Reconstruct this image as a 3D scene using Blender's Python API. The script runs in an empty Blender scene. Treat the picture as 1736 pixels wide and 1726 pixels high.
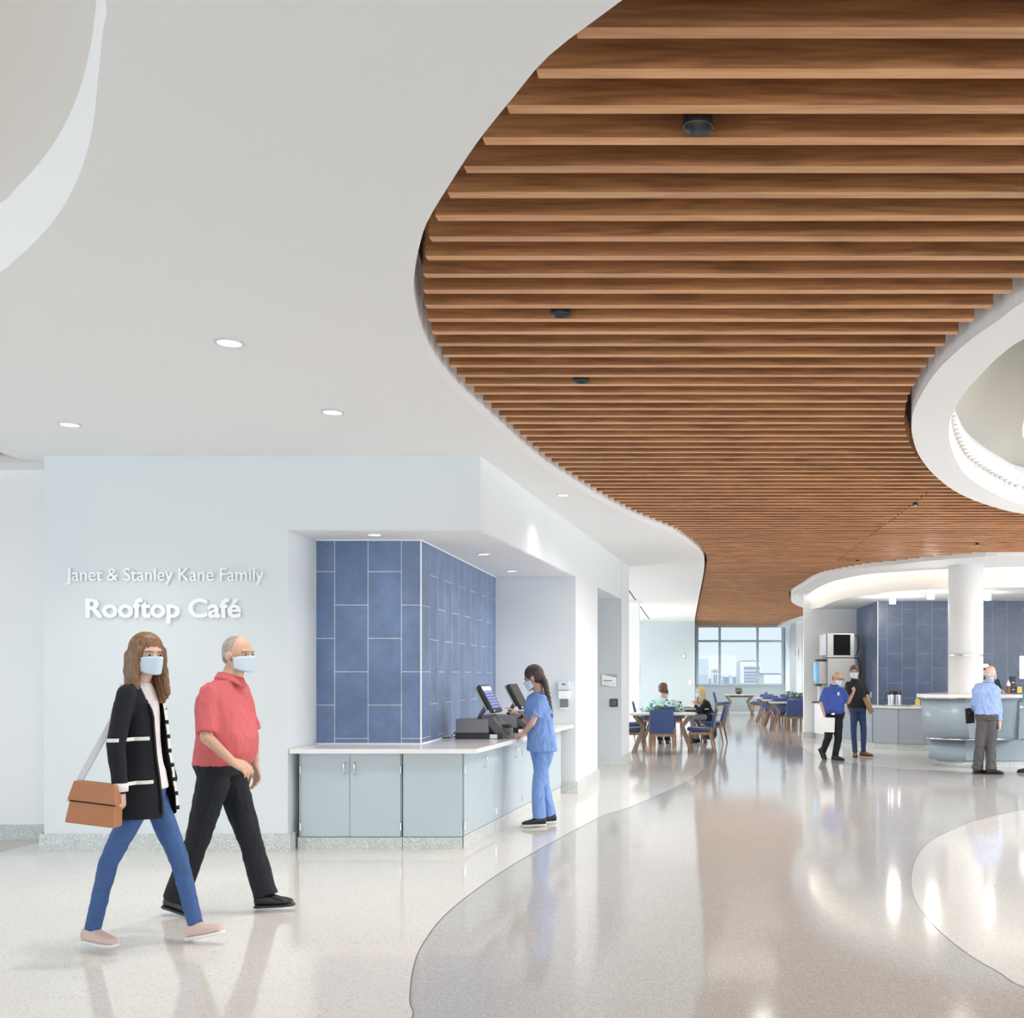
import bpy, bmesh, math, random
from mathutils import Vector, Matrix, noise
from mathutils.geometry import tessellate_polygon
SC = bpy.context.scene
COL = SC.collection
random.seed(7)

# ------------------------------------------------------------------ camera
F, CX, CY, HC = 1750.0, 1167.0, 1142.0, 1.55
cam_data = bpy.data.cameras.new('camera')
cam_data.sensor_width = 36.0
cam_data.lens = 36.0 * F / 1736.0
cam_data.shift_x = (868.0 - CX) / 1736.0
cam_data.shift_y = (CY - 863.0) / 1736.0
cam_data.clip_end = 3000
cam = bpy.data.objects.new('camera', cam_data)
COL.objects.link(cam)
cam.location = (0, 0, HC)
cam.rotation_euler = (math.pi / 2, 0, 0)
SC.camera = cam

# ------------------------------------------------------------------ world, light, exposure
SC.view_settings.view_transform = 'Standard'
SC.view_settings.look = 'None'
SC.view_settings.gamma = 1
SC.view_settings.exposure = 0.36
SC.view_settings.use_curve_mapping = False
SC.cycles.max_bounces = 10
SC.cycles.diffuse_bounces = 6
SC.cycles.glossy_bounces = 4
SC.cycles.transmission_bounces = 6
SC.cycles.sample_clamp_indirect = 6
SC.cycles.caustics_reflective = False
SC.cycles.caustics_refractive = False

world = bpy.data.worlds.new('sky')
SC.world = world
world.use_nodes = True
wn = world.node_tree
wn.nodes.clear()
wo = wn.nodes.new('ShaderNodeOutputWorld')
wb = wn.nodes.new('ShaderNodeBackground')
wg = wn.nodes.new('ShaderNodeTexCoord')
ws = wn.nodes.new('ShaderNodeSeparateXYZ')
wr = wn.nodes.new('ShaderNodeValToRGB')
wn.links.new(wg.outputs['Generated'], ws.inputs[0])
wn.links.new(ws.outputs[2], wr.inputs[0])
wn.links.new(wr.outputs[0], wb.inputs[0])
wn.links.new(wb.outputs[0], wo.inputs[0])
wr.color_ramp.elements[0].position = 0.0
wr.color_ramp.elements[0].color = (0.80, 0.90, 0.97, 1)
wr.color_ramp.elements[1].position = 0.45
wr.color_ramp.elements[1].color = (0.66, 0.82, 0.97, 1)
wb.inputs[1].default_value = 0.82

def area_light(name, loc, rot, sx, sy, power, color):
    l = bpy.data.lights.new(name, 'AREA')
    l.shape = 'RECTANGLE'; l.size = sx; l.size_y = sy
    l.energy = power; l.color = color
    o = bpy.data.objects.new(name, l)
    o.location = loc; o.rotation_euler = rot
    COL.objects.link(o)
    return o
R90 = math.pi / 2
# daylight through the glazed walls behind the camera and on the left; added fill on the right (sky light falls in from above)
TLT = math.radians(38)
area_light('daylight_behind', (0.0, -7.2, 2.3), (R90 - TLT, 0, 0), 16, 2.2, 395, (0.91, 0.96, 1.0))
area_light('daylight_left', (-11.4, 1.0, 2.3), (R90 - TLT, 0, -R90), 13, 2.2, 172, (0.84, 0.92, 1.0))
area_light('fill_right', (9.6, 6.0, 2.3), (R90 - TLT, 0, R90), 15, 2.2, 310, (0.98, 0.985, 1.0))  # unseen lamp added to fill from the right
# fill lamps added unseen: left of the dining room, and high outside its end window
area_light('fill_dining', (-5.6, 31.5, 1.9), (R90 - TLT, 0, -R90 + 0.6), 8, 2.4, 330, (0.90, 0.95, 1.0))
area_light('fill_dining_near', (-6.4, 22.8, 2.1), (R90 - TLT, 0, -R90 + 0.15), 7, 2.2, 300, (0.90, 0.95, 1.0))
area_light('fill_dining_end', (2.1, 45.5, 8.0), (-math.radians(50), 0, 0), 6, 5, 3200, (0.84, 0.93, 1.0))
# unseen fill lamp added at the far right of the lobby
area_light('fill_lobby_far', (9.8, 13.2, 2.4), (R90 - TLT, 0, R90 - 0.1), 6, 2.0, 300, (0.98, 0.985, 1.0))
# fill spots added along lobby, passage and dining room, without fittings
for sx_, sd_, sp_, sr_ in [(1.2,7.4,60,.1),(1.3,9.8,110,.1),(-0.2,11.9,60,.1),(2.2,12.3,150,.1),(3.6,13.6,150,.1),(1.0,13.8,150,.1),(0.9,17.2,60,.6),(1.3,20.3,70,.6),(1.4,23.4,80,.6),(1.3,27.0,150,.4),(-0.6,29.0,60,.3),(1.5,31.2,170,.3),(-0.6,33.0,100,.3),(1.6,35.6,170,.3),(3.1,33.0,90,.3),(2.0,39.5,190,.3)]:
    l_ = bpy.data.lights.new('fill_spot', 'SPOT'); l_.energy = sp_; l_.spot_size = 2.8; l_.spot_blend = 0.6; l_.shadow_soft_size = sr_; l_.color = (1.0, 0.97, 0.93)
    o_ = bpy.data.objects.new('fill_spot', l_); COL.objects.link(o_); o_.location = (sx_, sd_, 3.42)
sun_data = bpy.data.lights.new('sun', 'SUN'); sun_data.energy = 1.7; sun_data.angle = 0.05; sun_data.color = (1.0, 0.97, 0.93)
sun = bpy.data.objects.new('sun', sun_data); COL.objects.link(sun); sun.rotation_euler = (math.radians(48), 0, math.radians(-14))

# ------------------------------------------------------------------ helpers
def P(px, py, d):
    """point at depth d on the line of sight of a measured spot"""
    return Vector(((px - CX) * d / F, d, HC - (py - CY) * d / F))
def XD(px, d):
    return (px - CX) * d / F

def mat(name, color, rough=0.5, metal=0.0, spec=0.5, emit=None, emit_s=0.0, bump=None, coat=0.0, var=0.0, vscale=3.0, alpha=None, trans=0.0, sheen=0.0):
    m = bpy.data.materials.new(name); m.use_nodes = True
    nt = m.node_tree; b = nt.nodes['Principled BSDF']
    c = (*color, 1) if len(color) == 3 else color
    b.inputs['Base Color'].default_value = c
    b.inputs['Roughness'].default_value = rough
    b.inputs['Metallic'].default_value = metal
    b.inputs['Specular IOR Level'].default_value = spec
    b.inputs['Coat Weight'].default_value = coat
    b.inputs['Transmission Weight'].default_value = trans
    b.inputs['Sheen Weight'].default_value = sheen
    if alpha is not None: b.inputs['Alpha'].default_value = alpha
    if emit:
        b.inputs['Emission Color'].default_value = (*emit, 1)
        b.inputs['Emission Strength'].default_value = emit_s
    tc = nt.nodes.new('ShaderNodeTexCoord')
    if var > 0:
        n = nt.nodes.new('ShaderNodeTexNoise'); n.inputs['Scale'].default_value = vscale
        n.inputs['Detail'].default_value = 4
        nt.links.new(tc.outputs['Object'], n.inputs['Vector'])
        mx = nt.nodes.new('ShaderNodeMix'); mx.data_type = 'RGBA'
        mx.inputs['A'].default_value = tuple(max(0, v * (1 - var)) for v in c[:3]) + (1,)
        mx.inputs['B'].default_value = tuple(min(1, v * (1 + var)) for v in c[:3]) + (1,)
        nt.links.new(n.outputs['Fac'], mx.inputs['Factor'])
        nt.links.new(mx.outputs['Result'], b.inputs['Base Color'])
    if bump:
        n2 = nt.nodes.new('ShaderNodeTexNoise'); n2.inputs['Scale'].default_value = bump[0]
        n2.inputs['Detail'].default_value = 3
        nt.links.new(tc.outputs['Object'], n2.inputs['Vector'])
        bp = nt.nodes.new('ShaderNodeBump'); bp.inputs['Strength'].default_value = bump[1]
        bp.inputs['Distance'].default_value = bump[2] if len(bump) > 2 else 0.01
        nt.links.new(n2.outputs['Fac'], bp.inputs['Height'])
        nt.links.new(bp.outputs[0], b.inputs['Normal'])
    return m

def wood_mat(name, dark, light, along=0, scale=1.0, rough=0.45, per_object=True):
    m = bpy.data.materials.new(name); m.use_nodes = True
    nt = m.node_tree; b = nt.nodes['Principled BSDF']; L = nt.links
    tc = nt.nodes.new('ShaderNodeTexCoord'); mp = nt.nodes.new('ShaderNodeMapping')
    s = [16, 16, 16]; s[along] = 1.1
    mp.inputs['Scale'].default_value = [v * scale for v in s]
    oi = nt.nodes.new('ShaderNodeObjectInfo')
    add = nt.nodes.new('ShaderNodeVectorMath'); add.operation = 'ADD'
    mul = nt.nodes.new('ShaderNodeMath'); mul.operation = 'MULTIPLY'; mul.inputs[1].default_value = 37.0
    L.new(oi.outputs['Random'], mul.inputs[0])
    L.new(tc.outputs['Object'], mp.inputs['Vector'])
    L.new(mp.outputs[0], add.inputs[0]); L.new(mul.outputs[0], add.inputs[1])
    n1 = nt.nodes.new('ShaderNodeTexNoise'); n1.inputs['Scale'].default_value = 0.7; n1.inputs['Detail'].default_value = 2
    n1.inputs['Distortion'].default_value = 0.6
    L.new(add.outputs[0], n1.inputs['Vector'])
    w = nt.nodes.new('ShaderNodeMath'); w.operation = 'MULTIPLY'; w.inputs[1].default_value = 22.0
    L.new(n1.outputs['Fac'], w.inputs[0])
    sn = nt.nodes.new('ShaderNodeMath'); sn.operation = 'SINE'; L.new(w.outputs[0], sn.inputs[0])
    n2 = nt.nodes.new('ShaderNodeTexNoise'); n2.inputs['Scale'].default_value = 5; n2.inputs['Detail'].default_value = 5
    L.new(add.outputs[0], n2.inputs['Vector'])
    ma = nt.nodes.new('ShaderNodeMath'); ma.operation = 'MULTIPLY_ADD'; ma.inputs[1].default_value = 0.16
    L.new(sn.outputs[0], ma.inputs[0]); L.new(n2.outputs['Fac'], ma.inputs[2])
    cr = nt.nodes.new('ShaderNodeValToRGB')
    cr.color_ramp.elements[0].position = 0.25; cr.color_ramp.elements[0].color = (*dark, 1)
    cr.color_ramp.elements[1].position = 0.75; cr.color_ramp.elements[1].color = (*light, 1)
    L.new(ma.outputs[0], cr.inputs[0])
    hs = nt.nodes.new('ShaderNodeHueSaturation')
    mr = nt.nodes.new('ShaderNodeMapRange'); mr.inputs['To Min'].default_value = 0.86; mr.inputs['To Max'].default_value = 1.12
    L.new(oi.outputs['Random'], mr.inputs['Value']); L.new(mr.outputs[0], hs.inputs['Value'])
    L.new(cr.outputs[0], hs.inputs['Color']); L.new(hs.outputs[0], b.inputs['Base Color'])
    b.inputs['Roughness'].default_value = rough
    return m

def terrazzo_mat(name, base, chip_a, chip_b, scale=90.0, rough=0.12, amount=0.5, waviness=0.0):
    m = bpy.data.materials.new(name); m.use_nodes = True
    nt = m.node_tree; b = nt.nodes['Principled BSDF']; L = nt.links
    tc = nt.nodes.new('ShaderNodeTexCoord')
    v = nt.nodes.new('ShaderNodeTexVoronoi'); v.inputs['Scale'].default_value = scale
    L.new(tc.outputs['Object'], v.inputs['Vector'])
    sp = nt.nodes.new('ShaderNodeSeparateColor'); L.new(v.outputs['Color'], sp.inputs[0])
    m1 = nt.nodes.new('ShaderNodeMix'); m1.data_type = 'RGBA'
    m1.inputs['A'].default_value = (*base, 1); m1.inputs['B'].default_value = (*chip_a, 1)
    c1 = nt.nodes.new('ShaderNodeMath'); c1.operation = 'GREATER_THAN'; c1.inputs[1].default_value = 1 - amount
    L.new(sp.outputs[0], c1.inputs[0]); L.new(c1.outputs[0], m1.inputs['Factor'])
    m2 = nt.nodes.new('ShaderNodeMix'); m2.data_type = 'RGBA'; m2.inputs['B'].default_value = (*chip_b, 1)
    c2 = nt.nodes.new('ShaderNodeMath'); c2.operation = 'GREATER_THAN'; c2.inputs[1].default_value = 1 - amount * 0.22
    L.new(sp.outputs[1], c2.inputs[0]); L.new(c2.outputs[0], m2.inputs['Factor'])
    L.new(m1.outputs['Result'], m2.inputs['A'])
    n = nt.nodes.new('ShaderNodeTexNoise'); n.inputs['Scale'].default_value = 0.9; n.inputs['Detail'].default_value = 5
    L.new(tc.outputs['Object'], n.inputs['Vector'])
    mr = nt.nodes.new('ShaderNodeMapRange'); mr.inputs['To Min'].default_value = 0.94; mr.inputs['To Max'].default_value = 1.05
    L.new(n.outputs['Fac'], mr.inputs['Value'])
    hs = nt.nodes.new('ShaderNodeHueSaturation'); L.new(mr.outputs[0], hs.inputs['Value'])
    L.new(m2.outputs['Result'], hs.inputs['Color']); L.new(hs.outputs[0], b.inputs['Base Color'])
    b.inputs['Roughness'].default_value = rough
    b.inputs['IOR'].default_value = 1.5
    if waviness:
        n3 = nt.nodes.new('ShaderNodeTexNoise'); n3.inputs['Scale'].default_value = 2.4; n3.inputs['Detail'].default_value = 3
        L.new(tc.outputs['Object'], n3.inputs['Vector'])
        bp = nt.nodes.new('ShaderNodeBump'); bp.inputs['Strength'].default_value = 1.0; bp.inputs['Distance'].default_value = waviness
        L.new(n3.outputs['Fac'], bp.inputs['Height']); L.new(bp.outputs[0], b.inputs['Normal'])
    return m

def tile_mat(name, axis, x0, u0, w=0.3116, l=0.6232, k=1.0):
    """tall tiles laid in columns with half-tile offsets; axis 0 or 1 is the wall's running direction"""
    m = bpy.data.materials.new(name); m.use_nodes = True
    nt = m.node_tree; b = nt.nodes['Principled BSDF']; L = nt.links
    tc = nt.nodes.new('ShaderNodeTexCoord'); sp = nt.nodes.new('ShaderNodeSeparateXYZ')
    L.new(tc.outputs['Object'], sp.inputs[0])
    a = nt.nodes.new('ShaderNodeMath'); a.operation = 'SUBTRACT'; a.inputs[1].default_value = u0
    c = nt.nodes.new('ShaderNodeMath'); c.operation = 'SUBTRACT'; c.inputs[1].default_value = x0
    L.new(sp.outputs[2], a.inputs[0]); L.new(sp.outputs[axis], c.inputs[0])
    cb = nt.nodes.new('ShaderNodeCombineXYZ'); L.new(a.outputs[0], cb.inputs[0]); L.new(c.outputs[0], cb.inputs[1])
    br = nt.nodes.new('ShaderNodeTexBrick')
    br.inputs['Scale'].default_value = 1; br.inputs['Brick Width'].default_value = l; br.inputs['Row Height'].default_value = w
    br.inputs['Mortar Size'].default_value = 0.0032; br.inputs['Mortar Smooth'].default_value = 0.1
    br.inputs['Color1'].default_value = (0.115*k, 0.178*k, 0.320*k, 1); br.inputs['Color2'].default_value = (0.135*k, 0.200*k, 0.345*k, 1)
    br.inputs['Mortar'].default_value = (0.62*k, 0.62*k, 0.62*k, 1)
    L.new(cb.outputs[0], br.inputs['Vector'])
    n = nt.nodes.new('ShaderNodeTexNoise'); n.inputs['Scale'].default_value = 4; n.inputs['Detail'].default_value = 8; n.inputs['Roughness'].default_value = 0.65
    L.new(tc.outputs['Object'], n.inputs['Vector'])
    mr = nt.nodes.new('ShaderNodeMapRange'); mr.inputs['From Min'].default_value = .3; mr.inputs['From Max'].default_value = .7
    mr.inputs['To Min'].default_value = 0.78; mr.inputs['To Max'].default_value = 1.22
    L.new(n.outputs['Fac'], mr.inputs['Value'])
    hs = nt.nodes.new('ShaderNodeHueSaturation'); L.new(mr.outputs[0], hs.inputs['Value'])
    L.new(br.outputs['Color'], hs.inputs['Color']); L.new(hs.outputs[0], b.inputs['Base Color'])
    b.inputs['Roughness'].default_value = 0.32
    bp = nt.nodes.new('ShaderNodeBump'); bp.inputs['Strength'].default_value = 0.6; bp.inputs['Distance'].default_value = 0.003; bp.invert = True
    L.new(br.outputs['Fac'], bp.inputs['Height']); L.new(bp.outputs[0], b.inputs['Normal'])
    return m

class MB:
    def __init__(s): s.b = bmesh.new()
    def box(s, x0, x1, y0, y1, z0, z1, M=None, bev=0.0):
        vs = [Vector(p) for p in ((x0,y0,z0),(x1,y0,z0),(x1,y1,z0),(x0,y1,z0),(x0,y0,z1),(x1,y0,z1),(x1,y1,z1),(x0,y1,z1))]
        if M: vs = [M @ v for v in vs]
        v = [s.b.verts.new(p) for p in vs]
        fs = [s.b.faces.new([v[i] for i in f]) for f in ((3,2,1,0),(4,5,6,7),(0,1,5,4),(1,2,6,5),(2,3,7,6),(3,0,4,7))]
        if bev > 0:
            es = list({e for f in fs for e in f.edges})
            bmesh.ops.bevel(s.b, geom=es, offset=bev, segments=2, profile=0.5, affect='EDGES')
        return s
    def prism(s, poly, z0, z1, M=None):
        bot = [Vector((p[0], p[1], z0)) for p in poly]; top = [Vector((p[0], p[1], z1)) for p in poly]
        if M: bot = [M @ v for v in bot]; top = [M @ v for v in top]
        tri = tessellate_polygon([[Vector((p[0], p[1], 0)) for p in poly]])
        vb = [s.b.verts.new(v) for v in bot]; vt = [s.b.verts.new(v) for v in top]
        for t in tri:
            try: s.b.faces.new([vb[i] for i in t]); s.b.faces.new([vt[i] for i in reversed(t)])
            except ValueError: pass
        n = len(poly)
        for i in range(n):
            j = (i + 1) % n
            s.b.faces.new((vb[i], vb[j], vt[j], vt[i]))
        return s
    def plate(s, loops, z0, z1):
        """a slab with holes: loops[0] outer, the rest holes"""
        L3 = [[Vector((p[0], p[1], 0)) for p in lp] for lp in loops]
        tri = tessellate_polygon(L3)
        flat = [p for lp in loops for p in lp]
        vb = [s.b.verts.new((p[0], p[1], z0)) for p in flat]; vt = [s.b.verts.new((p[0], p[1], z1)) for p in flat]
        for t in tri:
            try: s.b.faces.new([vb[i] for i in t]); s.b.faces.new([vt[i] for i in reversed(t)])
            except ValueError: pass
        k = 0
        for lp in loops:
            n = len(lp)
            for i in range(n):
                a, b = k + i, k + (i + 1) % n
                s.b.faces.new((vb[a], vb[b], vt[b], vt[a]))
            k += n
        return s
    def ring(s, pts_list, close=True, caps=False):
        """skin between successive rings of points"""
        rows = [[s.b.verts.new(p) for p in ring] for ring in pts_list]
        for a, b in zip(rows, rows[1:]):
            n = len(a)
            for i in range(n if close else n - 1):
                j = (i + 1) % n
                s.b.faces.new((a[i], a[j], b[j], b[i]))
        if caps:
            for r in (rows[0], rows[-1]):
                try: s.b.faces.new(r)
                except ValueError: pass
        return s
    def lathe(s, prof, loc=(0,0,0), seg=24, M=None):
        rows = []
        for r, z in prof:
            row = []
            for i in range(seg):
                a = 2 * math.pi * i / seg
                v = Vector((loc[0] + r * math.cos(a), loc[1] + r * math.sin(a), loc[2] + z))
                row.append(M @ v if M else v)
            rows.append(row)
        return s.ring(rows, caps=True)
    def tube(s, pts, r, seg=8, r2=None):
        pts = [Vector(p) for p in pts]; rows = []
        n = len(pts); prev = None
        for i, p in enumerate(pts):
            t = (pts[min(i + 1, n - 1)] - pts[max(i - 1, 0)]).normalized()
            up = prev if prev is not None else (Vector((0,0,1)) if abs(t.z) < 0.9 else Vector((1,0,0)))
            a = t.cross(up).normalized(); b = a.cross(t).normalized(); prev = b
            rr = r if r2 is None else r + (r2 - r) * i / max(1, n - 1)
            rows.append([p + (a * math.cos(2*math.pi*k/seg) + b * math.sin(2*math.pi*k/seg)) * rr for k in range(seg)])
        return s.ring(rows, caps=True)
    def beam(s, p0, p1, w, h, up=(0,0,1), w2=None, h2=None):
        """rectangular bar from p0 to p1"""
        p0 = Vector(p0); p1 = Vector(p1); t = (p1 - p0).normalized()
        a = t.cross(Vector(up)).normalized(); b = a.cross(t).normalized()
        w2 = w if w2 is None else w2; h2 = h if h2 is None else h2
        q = lambda p, W, H: [p + a*W/2 + b*H/2, p - a*W/2 + b*H/2, p - a*W/2 - b*H/2, p + a*W/2 - b*H/2]
        return s.ring([q(p0, w, h), q(p1, w2, h2)], caps=True)
    def build(s, name, m, parent=None, smooth=False, loc=None):
        bmesh.ops.recalc_face_normals(s.b, faces=s.b.faces)
        me = bpy.data.meshes.new(name)
        if loc is not None:
            for v in s.b.verts: v.co -= Vector(loc)
        s.b.to_mesh(me); s.b.free()
        if m: me.materials.append(m)
        if smooth: me.polygons.foreach_set('use_smooth', [True] * len(me.polygons)); 
        o = bpy.data.objects.new(name, me); COL.objects.link(o)
        if loc is not None: o.location = loc
        if parent: o.parent = parent
        return o

def tag(o, label, cat, group=None, kind=None):
    o['label'] = label; o['category'] = cat
    if group: o['group'] = group
    if kind: o['kind'] = kind
    return o
def struct(o):
    o['kind'] = 'structure'; return o
def empty(name, label, cat, loc=(0,0,0), rz=0.0, group=None):
    o = bpy.data.objects.new(name, None); COL.objects.link(o)
    o.location = loc; o.rotation_euler = (0, 0, rz); o.empty_display_size = 0.1
    return tag(o, label, cat, group)
def copy_tree(o, parent=None):
    c = o.copy(); COL.objects.link(c)
    if parent: c.parent = parent
    for ch in list(o.children): copy_tree(ch, c)
    return c
def spline(pts, n=6, closed=False):
    """centripetal curve through the points"""
    out = []; N = len(pts); pts = [Vector((p[0], p[1])) for p in pts]
    def g(i):
        if closed: return pts[i % N]
        if i < 0: return pts[0]*2 - pts[1]
        if i >= N: return pts[-1]*2 - pts[-2]
        return pts[i]
    for i in range(N if closed else N - 1):
        p = [g(i-1), g(i), g(i+1), g(i+2)]; t = [0.0]
        for a, b in zip(p, p[1:]): t.append(t[-1] + max(1e-4, (b-a).length)**0.5)
        for k in range(n):
            u = t[1] + (t[2]-t[1])*k/n
            A = [p[m]*((t[m+1]-u)/(t[m+1]-t[m])) + p[m+1]*((u-t[m])/(t[m+1]-t[m])) for m in range(3)]
            B = [A[m]*((t[m+2]-u)/(t[m+2]-t[m])) + A[m+1]*((u-t[m])/(t[m+2]-t[m])) for m in range(2)]
            out.append(B[0]*((t[2]-u)/(t[2]-t[1])) + B[1]*((u-t[1])/(t[2]-t[1])))
    if not closed: out.append(pts[-1])
    return [(p.x, p.y) for p in out]
def floorp(px, py):
    d = HC * F / (py - CY); return ((px - CX) * d / F, d)
ZC = 3.447; HCEIL = ZC - HC
def ceilp(px, py, h=HCEIL):
    d = h * F / (CY - py); return ((px - CX) * d / F, d)

# ------------------------------------------------------------------ materials
M = {}
M['wall'] = mat('painted_wall', (0.71, 0.755, 0.775), 0.55, bump=(160, 0.05, 0.002))
M['white'] = mat('white_wall', (0.84, 0.85, 0.85), 0.55, bump=(160, 0.05, 0.002))
M['grey_wall'] = mat('grey_painted_wall', (0.56, 0.61, 0.64), 0.55)
M['green_wall'] = mat('pale_teal_wall', (0.50, 0.57, 0.59), 0.55)
M['ceil'] = mat('ceiling_paint', (0.87, 0.87, 0.87), 0.7, bump=(120, 0.04, 0.002))
M['fascia'] = mat('ceiling_edge_paint', (0.82, 0.85, 0.87), 0.6)
M['plenum'] = mat('dark_plenum', (0.030, 0.018, 0.010), 0.9)
M['slat_lit'] = wood_mat('oak_slat_lit_underside', (0.58, 0.27, 0.115), (0.76, 0.405, 0.180), 0, 1.0, 0.42)  # oak with the floor's bounce light put into its colour
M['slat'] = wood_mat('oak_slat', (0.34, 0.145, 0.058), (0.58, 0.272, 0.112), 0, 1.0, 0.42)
M['lam'] = mat('grey_blue_laminate', (0.47, 0.55, 0.59), 0.38, bump=(300, 0.04, 0.001))
M['quartz'] = mat('white_quartz', (0.84, 0.82, 0.80), 0.14, var=0.02, vscale=60)
M['base'] = terrazzo_mat('terrazzo_base', (0.60, 0.64, 0.63), (0.50, 0.54, 0.53), (0.74, 0.78, 0.77), 110, 0.35, 0.5)
M['steel'] = mat('brushed_steel', (0.42, 0.41, 0.39), 0.32, 1.0, bump=(8, 0.05, 0.01))
M['chrome'] = mat('satin_chrome', (0.75, 0.75, 0.77), 0.18, 1.0)
M['black'] = mat('black_plastic', (0.018, 0.019, 0.022), 0.35)
M['dark'] = mat('dark_gap', (0.03, 0.035, 0.05), 0.7)
M['led'] = mat('cove_light', (1, 1, 1), 0.5, emit=(1.0, 0.94, 0.86), emit_s=6.0)
M['lamp'] = mat('lamp_lens', (1, 1, 1), 0.5, emit=(1.0, 0.97, 0.93), emit_s=1.6)
M['terr_cream'] = terrazzo_mat('cream_terrazzo', (0.74, 0.715, 0.68), (0.70, 0.675, 0.64), (0.53, 0.51, 0.48), 150, 0.085, 0.38, 0.0004)
M['terr_grey'] = terrazzo_mat('grey_terrazzo', (0.50, 0.49, 0.475), (0.43, 0.42, 0.405), (0.59, 0.58, 0.57), 170, 0.085, 0.5, 0.0004)
M['terr_brown'] = terrazzo_mat('tan_terrazzo', (0.56, 0.47, 0.40), (0.48, 0.42, 0.36), (0.66, 0.60, 0.53), 110, 0.1, 0.5)
M['strip'] = mat('zinc_divider', (0.30, 0.30, 0.30), 0.35, 0.7)

# ------------------------------------------------------------------ ceiling outlines (plan)
px_left = [(1055,0),(930,95),(870,165),(810,240),(767,305),(722.5,380),(711,417.5),(706,441.6),(702.3,468),(701.2,490),(701.6,512),(705,534),(711.5,562.7),
  (723.6,592.4),(739,620),(761,648.6),(783,671.7),(807,692.6),(838,720),(882,758.6),(920.6,790.3),(961,816),(1001.7,840.6),(1042,862.5),(1080,881),
  (1140,904),(1155,913),(1170,923.4),(1185,936),(1191,944.4),(1194.2,954.9),(1193.9,963.9),(1191,981.8),(1185,1011.8),(1177.4,1052)]
left_curve = [(3.6,1.25),(2.2,1.45),(1.2,1.75),(0.45,2.2)] + [ceilp(*p) for p in px_left]
left_curve = spline(left_curve, 3)
oval_outer = [ceilp(*p) for p in [(1736,512),(1693,542.6),(1653,570.6),(1613,604),(1586.5,631.8),(1565,663.8),(1550.5,693),(1545,722.5),(1549,749),(1560,775.7),
  (1586.5,807.7),(1626.5,837),(1680,858.3),(1736,871.6)]] + [(5.0,12.75),(6.3,12.3),(7.4,11.0),(8.0,8.8),(7.6,6.3),(6.4,4.3),(4.7,3.2),(3.2,3.35),(2.3,4.2)]
oval_outer = spline(oval_outer, 4, True)
oval_inner = [ceilp(*p) for p in [(1736,574.6),(1693,605),(1656,642.5),(1640,660),(1621,688),(1612,709),(1609,733),(1613,760),(1624,786),(1640,808),(1666,826),
  (1693,840),(1736,856)]] + [(4.8,11.95),(6.0,11.4),(6.9,10.2),(7.3,8.3),(6.9,6.2),(5.8,4.7),(4.5,4.0),(3.2,4.1),(2.3,5.0)]
oval_inner = spline(oval_inner, 4, True)
dome = [ceilp(*p) for p in [(0,460.5),(29,437),(58,411),(95.6,367.8),(124.5,318.6),(142,275),(156.4,220),(166.5,130),(173.8,58),(179.6,0)]] + \
  [(-1.42,2.2),(-1.4,1.2),(-1.8,0.0),(-3.0,-1.3),(-5.2,-1.6),(-7.2,-0.3),(-7.9,2.0),(-7.3,4.1),(-6.2,5.2),(-5.1,5.5),(-4.1,5.27)]
dome = spline(dome, 4, True)
kit_outer = [(12,16.3),(8,16.45)] + [ceilp(*p) for p in [(1736,942.6),(1671,943.8),(1614,947.7),(1568,951.5),(1522.5,956.8),(1477,961.3),(1431,969),(1395,976),
  (1363,993),(1344.6,1004.7),(1340.7,1012.7),(1343.4,1021.8),(1353.7,1027.5),(1363,1031)]]
kit_outer = spline(kit_outer, 3)
kit_inner = [ceilp(*p) for p in [(1368,1010),(1395,993),(1431,981),(1477,973),(1522,969.5),(1568,966.5),(1607,965),(1736,961)]] + [(8,18.25),(12,18.1)]
kit_inner = spline(kit_inner, 3)
# ------------------------------------------------------------------ floor
A_curve = [(-1.85,2.6),(-1.5,3.6)] + [floorp(*p) for p in [(698,1726),(695.5,1702.6),(695.5,1680),(699.7,1647.7),(709,1615.5),(724,1589.7),(746,1560.6),(779,1530),
  (820.6,1499),(866,1468.7),(930,1431.6),(982,1404),(1027,1381.6),(1067,1369),(1133.6,1340),(1175,1319),(1192,1303),(1194,1292),(1190,1276),(1186,1262),(1181,1240),(1178,1220)]]
A_curve = spline([(-2.4,1.5),(-3.2,0.2),(-4.4,-1.2)][::-1] + A_curve, 4)
C_oval = [floorp(*p) for p in [(1736,1373.5),(1707,1379),(1670,1387.6),(1636,1397.8),(1604.6,1412),(1580,1425),(1564.5,1440),(1552,1460.6),(1546.7,1485),(1546.7,1507),
  (1554.7,1531),(1573,1558),(1597,1582),(1621.7,1603),(1655.7,1627),(1694.6,1649),(1736,1673.5)]] + [(2.35,4.6),(3.4,4.1),(4.9,4.3),(6.2,5.6),(6.9,7.6),(6.7,9.9),(5.4,11.7),(4.6,12.0)]
C_oval = spline(C_oval, 4, True)
D_curve = [floorp(*p) for p in [(1341,1252.6),(1359,1266.5),(1392,1282.6),(1450,1295),(1509,1302),(1590,1306),(1736,1309)]]
D_curve = spline([(2.85,28.0)] + D_curve + [(8,15.8),(12,15.6)], 4)
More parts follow.
